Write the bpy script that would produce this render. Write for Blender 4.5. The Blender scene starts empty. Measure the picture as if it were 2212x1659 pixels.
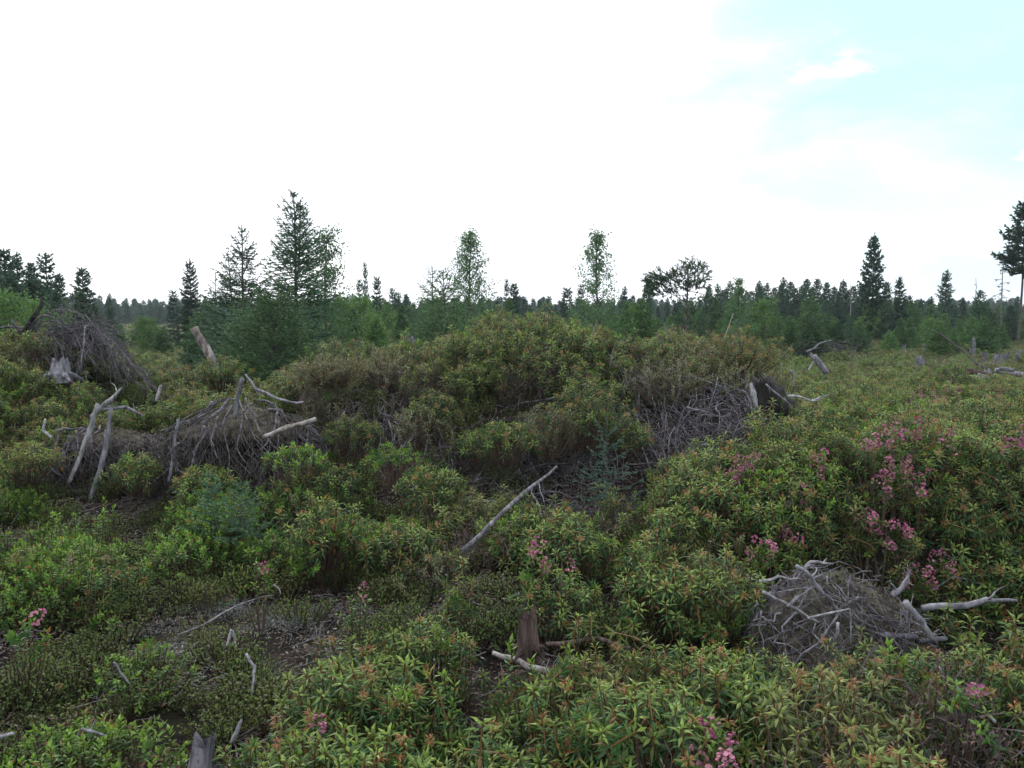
import bpy, math, random
import numpy as np
from mathutils import Vector, Matrix
S = bpy.context.scene
COL = S.collection
R = math.radians

# ------------------------------------------------------------------ camera
EYE = 1.70
F = 1719.0                      # focal length in photograph pixels (2212 wide)
PITCH = math.atan((829.5 - 690.0) / F)
cd = bpy.data.cameras.new('camera')
cam = bpy.data.objects.new('camera', cd)
COL.objects.link(cam)
cam.location = (0, 0, EYE)
cam.rotation_euler = (math.pi / 2 - PITCH, 0, 0)
cd.sensor_width = 36.0
cd.lens = 36.0 * F / 2212.0
cd.clip_start = 0.05
cd.clip_end = 6000
S.camera = cam

# ------------------------------------------------------------------ world / light / exposure
SUN_AZ, SUN_EL = R(-28), R(42)         # azimuth measured from +Y towards +X
w = bpy.data.worlds.new('World'); S.world = w
w.use_nodes = True
nt = w.node_tree; nt.nodes.clear()
def N(t, typ, **k):
    n = t.nodes.new(typ)
    for a, b in k.items(): setattr(n, a, b)
    return n
out = N(nt, 'ShaderNodeOutputWorld')
bg = N(nt, 'ShaderNodeBackground'); bg.inputs['Strength'].default_value = 0.10
sky = N(nt, 'ShaderNodeTexSky', sky_type='NISHITA', sun_disc=False)
sky.sun_elevation = SUN_EL; sky.sun_rotation = SUN_AZ
tc = N(nt, 'ShaderNodeTexCoord')
def vmath(t, op, a, b=None):
    n = N(t, 'ShaderNodeVectorMath', operation=op)
    for i, v in enumerate((a, b)):
        if v is None: continue
        if isinstance(v, (tuple, list)): n.inputs[i].default_value = v
        else: t.links.new(v, n.inputs[i])
    return n
def fmath(t, op, a, b=None, c=None, clamp=False):
    n = N(t, 'ShaderNodeMath', operation=op, use_clamp=clamp)
    for i, v in enumerate((a, b, c)):
        if v is None: continue
        if isinstance(v, (int, float)): n.inputs[i].default_value = v
        else: t.links.new(v, n.inputs[i])
    return n.outputs[0]
def mixcol(t, f, a, b, blend='MIX'):
    n = N(t, 'ShaderNodeMix', data_type='RGBA', blend_type=blend)
    for i, v in ((0, f), (6, a), (7, b)):
        if isinstance(v, (int, float)): n.inputs[i].default_value = v
        elif isinstance(v, (tuple, list)): n.inputs[i].default_value = (*v, 1.0)[:4]
        else: t.links.new(v, n.inputs[i])
    return n.outputs[2]
def noise(t, vec, scale, detail=4, rough=0.55, out='Fac', dist=0.0):
    n = N(t, 'ShaderNodeTexNoise')
    n.inputs['Scale'].default_value = scale; n.inputs['Detail'].default_value = detail
    n.inputs['Roughness'].default_value = rough; n.inputs['Distortion'].default_value = dist
    if vec is not None: t.links.new(vec, n.inputs['Vector'])
    return n.outputs[out]
def ramp(t, f, p0, p1):
    n = N(t, 'ShaderNodeMapRange', interpolation_type='SMOOTHSTEP')
    t.links.new(f, n.inputs[0]); n.inputs[1].default_value = p0; n.inputs[2].default_value = p1
    return n.outputs[0]
gen = tc.outputs['Generated']
# the open patch of sky up to the right: angle between the view direction and its middle
def pixdir(px, py):
    d = Vector(((px - 1106) / F, 1.0, -(py - 829.5) / F))
    d.rotate(Matrix.Rotation(-PITCH, 3, 'X'))
    return d.normalized()
d1 = pixdir(2650, -60)
dt = vmath(nt, 'DOT_PRODUCT', gen, tuple(d1)).outputs['Value']
str_map = N(nt, 'ShaderNodeMapping'); str_map.inputs['Scale'].default_value = (1.0, 1.0, 2.6)
nt.links.new(gen, str_map.inputs[0])
n1 = noise(nt, str_map.outputs[0], 2.6, 7, 0.55, dist=0.35)
n2 = noise(nt, str_map.outputs[0], 9.0, 6, 0.6)
warp = fmath(nt, 'ADD', fmath(nt, 'MULTIPLY', fmath(nt, 'SUBTRACT', n1, 0.5), 0.30),
             fmath(nt, 'MULTIPLY', fmath(nt, 'SUBTRACT', n2, 0.5), 0.05))
hole = ramp(nt, fmath(nt, 'ADD', dt, warp), 0.832, 0.965)
# wider field of broken cloud over the rest of the sky
sep = N(nt, 'ShaderNodeSeparateXYZ'); nt.links.new(gen, sep.inputs[0])
back = ramp(nt, sep.outputs['Y'], 0.2, -0.5)
n3 = noise(nt, str_map.outputs[0], 1.7, 6, 0.55)
broken = fmath(nt, 'MULTIPLY', back, ramp(nt, n3, 0.50, 0.66))
hole = fmath(nt, 'MULTIPLY', hole, ramp(nt, sep.outputs['Z'], -0.02, 0.20))
blue = fmath(nt, 'MAXIMUM', hole, broken)
wisps = ramp(nt, noise(nt, str_map.outputs[0], 6.5, 7, 0.6, dist=0.5), 0.60, 0.72)
blue = fmath(nt, 'MULTIPLY', blue, fmath(nt, 'SUBTRACT', 1.0, fmath(nt, 'MULTIPLY', wisps, 0.8)))
# thin veil keeps the open sky pale
skyv = mixcol(nt, 0.80, sky.outputs[0], (6.6, 10.2, 10.8))
shade = noise(nt, str_map.outputs[0], 3.4, 5, 0.5)
cloud = mixcol(nt, ramp(nt, shade, 0.40, 0.62), (11.4, 11.9, 12.9), (13.0, 13.2, 13.6))
# a low grey bank close to the horizon on the right
d2 = pixdir(2200, 600)
dd = vmath(nt, 'SUBTRACT', gen, tuple(d2))
m2 = vmath(nt, 'MULTIPLY', dd.outputs[0], (4.2, 4.2, 17.0))
ln = vmath(nt, 'LENGTH', m2.outputs[0]).outputs['Value']
bank = ramp(nt, fmath(nt, 'ADD', ln, fmath(nt, 'MULTIPLY', fmath(nt, 'SUBTRACT', n2, 0.5), 1.6)), 0.95, 0.25)
cloud = mixcol(nt, fmath(nt, 'MULTIPLY', bank, 0.75), cloud, (6.9, 7.9, 9.1))
fin = mixcol(nt, blue, cloud, skyv)
nt.links.new(fin, bg.inputs['Color']); nt.links.new(bg.outputs[0], out.inputs['Surface'])

sl = bpy.data.lights.new('sun', 'SUN'); sl.energy = 1.5; sl.angle = R(14); sl.color = (1.0, 0.97, 0.91)
so = bpy.data.objects.new('sun', sl); COL.objects.link(so)
sd = Vector((math.sin(SUN_AZ) * math.cos(SUN_EL), math.cos(SUN_AZ) * math.cos(SUN_EL), math.sin(SUN_EL)))
so.rotation_euler = (-sd).to_track_quat('-Z', 'Y').to_euler()
so.location = (0, 0, 30)
S.view_settings.view_transform = 'Standard'; S.view_settings.look = 'None'
S.view_settings.exposure = 0.32; S.view_settings.gamma = 1.0
S.view_settings.use_curve_mapping = False
S.cycles.max_bounces = 6; S.cycles.diffuse_bounces = 3; S.cycles.transmission_bounces = 3
S.cycles.transparent_max_bounces = 4

# ------------------------------------------------------------------ helpers
def sm(a, b, t):
    u = np.clip((np.asarray(t, float) - a) / (b - a), 0, 1)
    return u * u * (3 - 2 * u)
def vnoise(x, y, seed=0):
    x = np.asarray(x, float); y = np.asarray(y, float)
    xi = np.floor(x).astype(np.int64); yi = np.floor(y).astype(np.int64)
    fx = x - xi; fy = y - yi
    fx = fx * fx * (3 - 2 * fx); fy = fy * fy * (3 - 2 * fy)
    def h(a, b):
        n = (a * 374761393 + b * 668265263 + seed * 1442695041) & 0x7fffffff
        n = ((n ^ (n >> 13)) * 1274126177) & 0x7fffffff
        return ((n ^ (n >> 16)) & 0xffff) / 65535.0
    a = h(xi, yi); b = h(xi + 1, yi); c = h(xi, yi + 1); d = h(xi + 1, yi + 1)
    return (a * (1 - fx) + b * fx) * (1 - fy) + (c * (1 - fx) + d * fx) * fy
def fbm(x, y, s=1.0, o=4, seed=0):
    v = 0; amp = 0.5; tot = 0
    for i in range(o):
        v = v + amp * vnoise(x * s, y * s, seed + i * 17); tot += amp; amp *= 0.5; s *= 2.03
    return v / tot
def W(px, py, Y):
    "world point seen at photograph pixel px,py at distance Y ahead"
    d = pixdir(px, py)
    return Vector((d.x / d.y * Y, Y, EYE + d.z / d.y * Y))

CX = [-12, -7, -5.2, -4.4, -3.8, -3.3, -2.7, -2.1, -1.2, -0.65, -0.3, 0.05, 0.6, 1.2, 2.0, 2.5, 2.85, 3.4, 12]
CH = [1.1, 1.15, 1.08, .86, .55, .42, .50, .84, .96, .98, 1.18, 1.27, 1.22, 1.08, 1.06, .95, .60, .40, .40]
def H(x, y):
    x = np.asarray(x, float); y = np.asarray(y, float)
    n = fbm(x, y, 0.9, 4, 3) - 0.5
    nf = fbm(x, y, 3.1, 4, 9) - 0.5
    base = 0.16 * n + 0.10 * nf
    far = sm(9, 24, y)
    # terrace in the middle and high bank on the right
    ter = 0.09 * sm(3.75, 4.5, y + 0.3 * n) * sm(-0.9, -0.2, x)
    bank = (0.58 - 0.16 * sm(5.5, 9, y)) * sm(4.25, 5.0, y + 0.25 * n) * sm(0.95, 1.8, x)
    lv = np.maximum(ter, bank)
    lv = np.maximum(lv, 0.12 * sm(5.0, 6.5, y))
    hc = np.interp(x, CX, CH) * 1.06
    st = np.interp(x, [-6, -3.5, -2, 0, 3], [6.3, 6.0, 5.6, 5.35, 6.0])
    pr = sm(0, 1, (y + 0.5 * n - st) / (8.1 - st)) * (1 - sm(8.9, 12.5, y))
    lv = np.maximum(lv, hc * pr * (1 - 0 * far))
    lv = lv * (1 - far) + (0.30 + 0.5 * (fbm(x, y, 0.06, 3, 5) - 0.5)) * far
    # hollow with dark peat at the right
    hol = np.exp(-(((x - 2.35) / 0.95) ** 2 + ((y - 3.95) / 0.42) ** 2) ** 1.5)
    return lv + base - 0.34 * hol
def Hs(x, y): return float(H(x, y))
def hit(px, py, off=0.0, y0=1.6, y1=60):
    ys = np.geomspace(y0, y1, 1500); d = pixdir(px, py)
    xs = d.x / d.y * ys; zs = EYE + d.z / d.y * ys
    k = np.nonzero(zs < H(xs, ys) + off)[0]
    k = k[0] if len(k) else len(ys) - 1
    return Vector((xs[k], ys[k], H(xs[k], ys[k])))

# ---- materials
def mat(name): 
    m = bpy.data.materials.new(name); m.use_nodes = True
    t = m.node_tree; t.nodes.clear()
    o = N(t, 'ShaderNodeOutputMaterial')
    return m, t, o
def leaf_mat(name, mult=(1, 1, 1), brown=0.5, transl=0.20, rough=0.46, browncol=(0.10, 0.055, 0.03), rnd=0.5, spec=0.30):
    m, t, o = mat(name)
    a = N(t, 'ShaderNodeAttribute', attribute_name='Col')
    oi = N(t, 'ShaderNodeObjectInfo')
    g = N(t, 'ShaderNodeNewGeometry')
    c = mixcol(t, 1.0, a.outputs['Color'], mult, 'MULTIPLY')
    k = fmath(t, 'MULTIPLY_ADD', oi.outputs['Random'], rnd, 1 - rnd / 2)
    cc = N(t, 'ShaderNodeCombineColor'); [t.links.new(k, cc.inputs[i]) for i in range(3)]
    c = mixcol(t, 1.0, c, cc.outputs[0], 'MULTIPLY')
    n = noise(t, g.outputs['Position'], 0.9, 4, 0.6)
    f = fmath(t, 'MULTIPLY', ramp(t, n, 0.50, 0.68), brown)
    c = mixcol(t, f, c, browncol)
    c = mixcol(t, fmath(t, 'MULTIPLY', ramp(t, oi.outputs['Random'], 0.70, 0.98), min(1.0, brown * 1.2)), c, (0.135, 0.088, 0.05))
    p = N(t, 'ShaderNodeBsdfPrincipled')
    p.inputs['Roughness'].default_value = rough; p.inputs['Specular IOR Level'].default_value = spec
    t.links.new(c, p.inputs['Base Color'])
    tr = N(t, 'ShaderNodeBsdfTranslucent'); t.links.new(mixcol(t, 1.0, c, (1.5, 1.6, 0.9), 'MULTIPLY'), tr.inputs[0])
    mx = N(t, 'ShaderNodeMixShader'); mx.inputs[0].default_value = transl
    t.links.new(p.outputs[0], mx.inputs[1]); t.links.new(tr.outputs[0], mx.inputs[2]); t.links.new(mx.outputs[0], o.inputs[0])
    return m
def wood_mat(name, c1, c2, scale=18, stretch=(1, 1, 0.25), bump=0.5, rough=0.85, lichen=None):
    m, t, o = mat(name)
    tc_ = N(t, 'ShaderNodeTexCoord'); mp = N(t, 'ShaderNodeMapping'); mp.inputs['Scale'].default_value = stretch
    t.links.new(tc_.outputs['Object'], mp.inputs[0])
    n = noise(t, mp.outputs[0], scale, 6, 0.65)
    n_2 = noise(t, tc_.outputs['Object'], scale * 0.3, 3, 0.5)
    c = mixcol(t, ramp(t, n, 0.36, 0.64), c1, c2)
    c = mixcol(t, fmath(t, 'MULTIPLY', ramp(t, n_2, 0.52, 0.70), 0.6), c, lichen or tuple(0.5 * v for v in c1))
    n_3 = noise(t, mp.outputs[0], scale * 3.2, 4, 0.7, dist=1.2)
    c = mixcol(t, fmath(t, 'MULTIPLY', ramp(t, n_3, 0.56, 0.66), 0.75), c, tuple(0.25 * v for v in c1))
    oi = N(t, 'ShaderNodeObjectInfo')
    k = fmath(t, 'MULTIPLY_ADD', oi.outputs['Random'], 0.5, 0.75)
    cc = N(t, 'ShaderNodeCombineColor'); [t.links.new(k, cc.inputs[i]) for i in range(3)]
    c = mixcol(t, 1.0, c, cc.outputs[0], 'MULTIPLY')
    p = N(t, 'ShaderNodeBsdfPrincipled'); p.inputs['Roughness'].default_value = rough; p.inputs['Specular IOR Level'].default_value = 0.2
    t.links.new(c, p.inputs['Base Color'])
    b = N(t, 'ShaderNodeBump'); b.inputs['Strength'].default_value = bump; b.inputs['Distance'].default_value = 0.01
    t.links.new(n, b.inputs['Height']); t.links.new(b.outputs[0], p.inputs['Normal'])
    t.links.new(p.outputs[0], o.inputs[0])
    return m
M = {}
M['tea'] = leaf_mat('labrador_tea_leaf', brown=0.30, browncol=(0.105, 0.085, 0.06))
M['gale'] = leaf_mat('fresh_green_leaf', brown=0.22, transl=0.32)
M['leather'] = leaf_mat('leatherleaf', brown=0.30, browncol=(0.12, 0.065, 0.045), transl=0.2)
M['far_shrub'] = leaf_mat('meadow_shrub_leaf', brown=0.45, browncol=(0.13, 0.085, 0.035))
M['conifer'] = leaf_mat('spruce_needle', brown=0.0, transl=0.12, rnd=0.6, rough=0.6)
M['conifer_far'] = leaf_mat('black_spruce_needle', mult=(1.1, 1.2, 1.15), brown=0.0, transl=0.08, rnd=0.7, rough=0.7)
M['conifer_fresh'] = leaf_mat('young_needle', mult=(1.45, 1.40, 1.0), brown=0.0, transl=0.15, rnd=0.6, rough=0.6)
M['birch'] = leaf_mat('birch_leaf', brown=0.0, transl=0.4, rnd=0.3)
M['petal'] = leaf_mat('pink_petal', brown=0.0, transl=0.3, rnd=0.2)
M['dry'] = leaf_mat('dry_twig', brown=0.0, transl=0.0, rough=0.9, rnd=0.5)
M['grey_wood'] = wood_mat('weathered_grey_wood', (0.10, 0.096, 0.112), (0.27, 0.262, 0.29), 30)
M['pale_wood'] = wood_mat('bleached_wood', (0.17, 0.165, 0.18), (0.42, 0.41, 0.42), 30, lichen=(0.11, 0.10, 0.105))
M['root'] = wood_mat('dead_root', (0.055, 0.048, 0.055), (0.185, 0.17, 0.19), 25, stretch=(1, 1, 1))
M['dark_root'] = wood_mat('dark_root', (0.045, 0.036, 0.036), (0.13, 0.115, 0.12), 25, stretch=(1, 1, 1))
M['bark'] = wood_mat('spruce_bark', (0.055, 0.045, 0.042), (0.14, 0.12, 0.12), 22)
M['charred'] = wood_mat('charred_wood', (0.010, 0.009, 0.009), (0.045, 0.04, 0.04), 22, bump=0.9, lichen=(0.10, 0.095, 0.095))
M['old_log'] = wood_mat('old_barked_log', (0.10, 0.075, 0.065), (0.38, 0.35, 0.34), 14, stretch=(1, 1, .5), lichen=(0.07, 0.05, 0.045))
M['stump'] = wood_mat('grey_stump_wood', (0.07, 0.065, 0.075), (0.20, 0.19, 0.22), 26)
M['mossy'] = wood_mat('mossy_peat_crust', (0.028, 0.022, 0.019), (0.11, 0.095, 0.07), 26, stretch=(1, 1, 1), bump=1.0, lichen=(0.17, 0.17, 0.11))
M['rot'] = wood_mat('rotten_brown_wood', (0.035, 0.024, 0.020), (0.12, 0.085, 0.075), 26)

def ground_mat():
    m, t, o = mat('peat_ground')
    g = N(t, 'ShaderNodeNewGeometry'); P = g.outputs['Position']
    big = noise(t, P, 0.7, 5, 0.6); mid = noise(t, P, 5, 6, 0.7); fine = noise(t, P, 45, 5, 0.7)
    c = mixcol(t, ramp(t, mid, 0.35, 0.65), (0.012, 0.010, 0.009), (0.034, 0.025, 0.021))
    c = mixcol(t, fmath(t, 'MULTIPLY', ramp(t, fine, 0.52, 0.70), 0.65), c, (0.085, 0.065, 0.055))
    c = mixcol(t, fmath(t, 'MULTIPLY', ramp(t, big, 0.50, 0.62), 0.5), c, (0.03, 0.036, 0.014))
    # pale reindeer lichen, strongest on the open peat patch at the left
    lich = noise(t, P, 7.5, 5, 0.75, dist=0.6)
    dv = vmath(t, 'MULTIPLY', vmath(t, 'SUBTRACT', P, (-1.35, 4.45, 0)).outputs[0], (0.75, 0.95, 0))
    near = ramp(t, vmath(t, 'LENGTH', dv.outputs[0]).outputs['Value'], 1.0, 0.35)
    f = fmath(t, 'MULTIPLY', ramp(t, lich, 0.54, 0.66), fmath(t, 'MULTIPLY_ADD', near, 0.22, 0.06))
    f = fmath(t, 'MULTIPLY', f, ramp(t, fine, 0.30, 0.55))
    c = mixcol(t, f, c, (0.23, 0.235, 0.225))
    # far away the heath reads olive
    sp = N(t, 'ShaderNodeSeparateXYZ'); t.links.new(P, sp.inputs[0])
    fa = ramp(t, sp.outputs['Y'], 12, 40)
    c = mixcol(t, fmath(t, 'MULTIPLY', fa, 0.8), c, mixcol(t, ramp(t, big, .4, .6), (0.06, 0.07, 0.025), (0.10, 0.07, 0.035)))
    p = N(t, 'ShaderNodeBsdfPrincipled'); p.inputs['Roughness'].default_value = 0.95; p.inputs['Specular IOR Level'].default_value = 0.1
    t.links.new(c, p.inputs['Base Color'])
    b = N(t, 'ShaderNodeBump'); b.inputs['Strength'].default_value = 1.0; b.inputs['Distance'].default_value = 0.03
    t.links.new(fmath(t, 'ADD', mid, fmath(t, 'MULTIPLY', fine, 0.5)), b.inputs['Height']); t.links.new(b.outputs[0], p.inputs['Normal'])
    t.links.new(p.outputs[0], o.inputs[0])
    return m
M['peat'] = ground_mat()

# ---- mesh buffer
class Buf:
    def __init__(s): s.v = []; s.f3 = []; s.f4 = []; s.c = []; s.n = 0
    def add(s, v, f3=None, f4=None, c=(1, 1, 1)):
        v = np.asarray(v, float).reshape(-1, 3); k = len(v)
        s.v.append(v)
        if f3 is not None and len(f3): s.f3.append(np.asarray(f3).reshape(-1, 3) + s.n)
        if f4 is not None and len(f4): s.f4.append(np.asarray(f4).reshape(-1, 4) + s.n)
        c = np.asarray(c, float)
        s.c.append(np.broadcast_to(c, (k, 3)) if c.ndim == 1 else c)
        s.n += k
    def mesh(s, name, m, smooth=False):
        me = bpy.data.meshes.new(name)
        if s.n == 0: return me
        v = np.concatenate(s.v).astype(np.float32); c = np.concatenate(s.c).astype(np.float32)
        f3 = np.concatenate(s.f3) if s.f3 else np.zeros((0, 3), int)
        f4 = np.concatenate(s.f4) if s.f4 else np.zeros((0, 4), int)
        nl = f3.size + f4.size; npoly = len(f3) + len(f4)
        me.vertices.add(len(v)); me.vertices.foreach_set('co', v.ravel())
        me.loops.add(nl); me.loops.foreach_set('vertex_index', np.concatenate([f3.ravel(), f4.ravel()]).astype(np.int32))
        me.polygons.add(npoly)
        st = np.concatenate([np.arange(len(f3)) * 3, f3.size + np.arange(len(f4)) * 4]).astype(np.int32)
        me.polygons.foreach_set('loop_start', st)
        me.polygons.foreach_set('use_smooth', np.full(npoly, smooth))
        at = me.color_attributes.new('Col', 'FLOAT_COLOR', 'POINT')
        at.data.foreach_set('color', np.concatenate([c, np.ones((len(c), 1), np.float32)], 1).ravel())
        me.update(calc_edges=True); me.validate()
        me.materials.append(m)
        return me
    def build(s, name, m, parent=None, smooth=False, kind=None):
        o = bpy.data.objects.new(name, s.mesh(name, m, smooth)); COL.objects.link(o)
        if parent: o.parent = parent
        if kind: o['kind'] = kind
        return o
def rnd_unit(rng, n):
    v = rng.normal(size=(n, 3)); return v / np.linalg.norm(v, axis=1, keepdims=True)
def nrm(v): return v / np.maximum(np.linalg.norm(v, axis=-1, keepdims=True), 1e-9)

def leaves(buf, P, D, U, L, Wd, C, bend=0.15, fold=0.25):
    "five-point folded leaves: base P, direction D, upper side U"
    n = len(P)
    D = nrm(D); Sd = nrm(np.cross(D, U)); U = np.cross(Sd, D)
    L = np.broadcast_to(np.asarray(L, float), (n,))[:, None]; Wd = np.broadcast_to(np.asarray(Wd, float), (n,))[:, None]
    mid = P + D * L * 0.45 + U * L * bend * 0.4
    lft = mid + Sd * Wd * 0.5 - U * Wd * fold; rgt = mid - Sd * Wd * 0.5 - U * Wd * fold
    tip = P + D * L - U * L * bend
    v = np.stack([P, lft, mid, rgt, tip], 1).reshape(-1, 3)
    b = np.arange(n)[:, None] * 5
    f = np.concatenate([b + np.array([[0, 1, 2]]), b + np.array([[0, 2, 3]]), b + np.array([[1, 4, 2]]), b + np.array([[2, 4, 3]])])
    buf.add(v, f3=f, c=np.repeat(C, 5, axis=0))
def tube(buf, pts, rad, sides=6, c=(1, 1, 1), cap=True, jag=0.0, rng=None):
    pts = np.asarray(pts, float); n = len(pts)
    rad = np.broadcast_to(np.asarray(rad, float), (n,))
    t = np.gradient(pts, axis=0); t = nrm(t)
    ref = np.array([0.31, 0.17, 0.93]) if abs(t[0][2]) < 0.9 else np.array([1.0, 0.1, 0.0])
    a = nrm(np.cross(t, ref)); b = np.cross(t, a)
    th = np.linspace(0, 2 * math.pi, sides, endpoint=False)
    ring = pts[:, None] + rad[:, None, None] * (np.cos(th)[None, :, None] * a[:, None] + np.sin(th)[None, :, None] * b[:, None])
    if jag and rng is not None:
        ring = ring + (ring - pts[:, None]) * rng.uniform(-jag, jag, (n, sides, 1))
    v = ring.reshape(-1, 3)
    i = np.arange(n - 1)[:, None] * sides; j = np.arange(sides)[None]; j2 = (j + 1) % sides
    f = np.stack([i + j, i + j2, i + j2 + sides, i + j + sides], -1).reshape(-1, 4)
    f3 = None
    if cap:
        v = np.concatenate([v, pts[:1], pts[-1:]]); k = n * sides
        jj = np.arange(sides); f3 = np.concatenate([np.stack([np.full(sides, k), (jj + 1) % sides, jj], 1),
            np.stack([np.full(sides, k + 1), jj + (n - 1) * sides, (jj + 1) % sides + (n - 1) * sides], 1)])
    cc = np.asarray(c, float)
    buf.add(v, f3=f3, f4=f, c=cc)
def wig(rng, p0, p1, n=7, amp=0.08, sag=0.0):
    "a bent line from p0 to p1"
    p0 = np.array(p0, float); p1 = np.array(p1, float); L = np.linalg.norm(p1 - p0)
    u = np.linspace(0, 1, n)[:, None]
    p = p0 + (p1 - p0) * u
    for k in (1, 2, 3):
        p = p + np.sin(u * math.pi * k) * rng.normal(size=3) * amp * L / (k ** 1.3)
    p = p + np.array([0, 0, -1]) * np.sin(u * math.pi) * sag * L
    p[1:-1] += rng.normal(size=(n - 2, 3)) * amp * L * 0.10
    return p

def thing(name, label, cat, loc=(0, 0, 0), group=None, rz=0.0):
    o = bpy.data.objects.new(name, None); COL.objects.link(o)
    o.location = loc; o.rotation_euler = (0, 0, rz); o.empty_display_size = 0.1
    o['label'] = label; o['category'] = cat
    if group: o['group'] = group
    return o
def tag(o, label, cat, group=None, kind=None):
    o['label'] = label
    if cat: o['category'] = cat
    if group: o['group'] = group
    if kind: o['kind'] = kind
    return o
def copy_tree(root, loc, rz, scale, label, group=None):
    r = root.copy(); COL.objects.link(r); r.location = loc; r.rotation_euler = (0, 0, rz)
    r.scale = scale if isinstance(scale, tuple) else (scale,) * 3
    r['label'] = label
    if group: r['group'] = group
    elif 'group' in r: del r['group']
    for ch in root.children:
        c = ch.copy(); COL.objects.link(c); c.parent = r
    return r

# ------------------------------------------------------------------ ground
def axis(lo, hi, near, step, g):
    a = list(np.arange(-near, near + 1e-6, step)); s = step
    while a[-1] < hi: s *= g; a.append(a[-1] + s)
    s = step
    while a[0] > lo: s *= g; a.insert(0, a[0] - s)
    return np.array(a)
xs = axis(-2500, 2500, 7.0, 0.06, 1.16)
ys = axis(-2500, 2500, 7.0, 0.06, 1.16); ys = ys + 5.5
X, Y = np.meshgrid(xs, ys)
Z = H(X, Y) + 0.035 * (fbm(X, Y, 9.0, 3, 31) - 0.5) * (np.abs(Y - 5) < 12)
nx, ny = len(xs), len(ys)
gb = Buf()
i = np.arange(ny - 1)[:, None] * nx; j = np.arange(nx - 1)[None]
gb.add(np.stack([X, Y, Z], -1).reshape(-1, 3), f4=np.stack([i + j, i + j + 1, i + j + nx + 1, i + j + nx], -1).reshape(-1, 4))
ground = gb.build('ground', M['peat'], smooth=True); ground['kind'] = 'structure'

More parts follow.
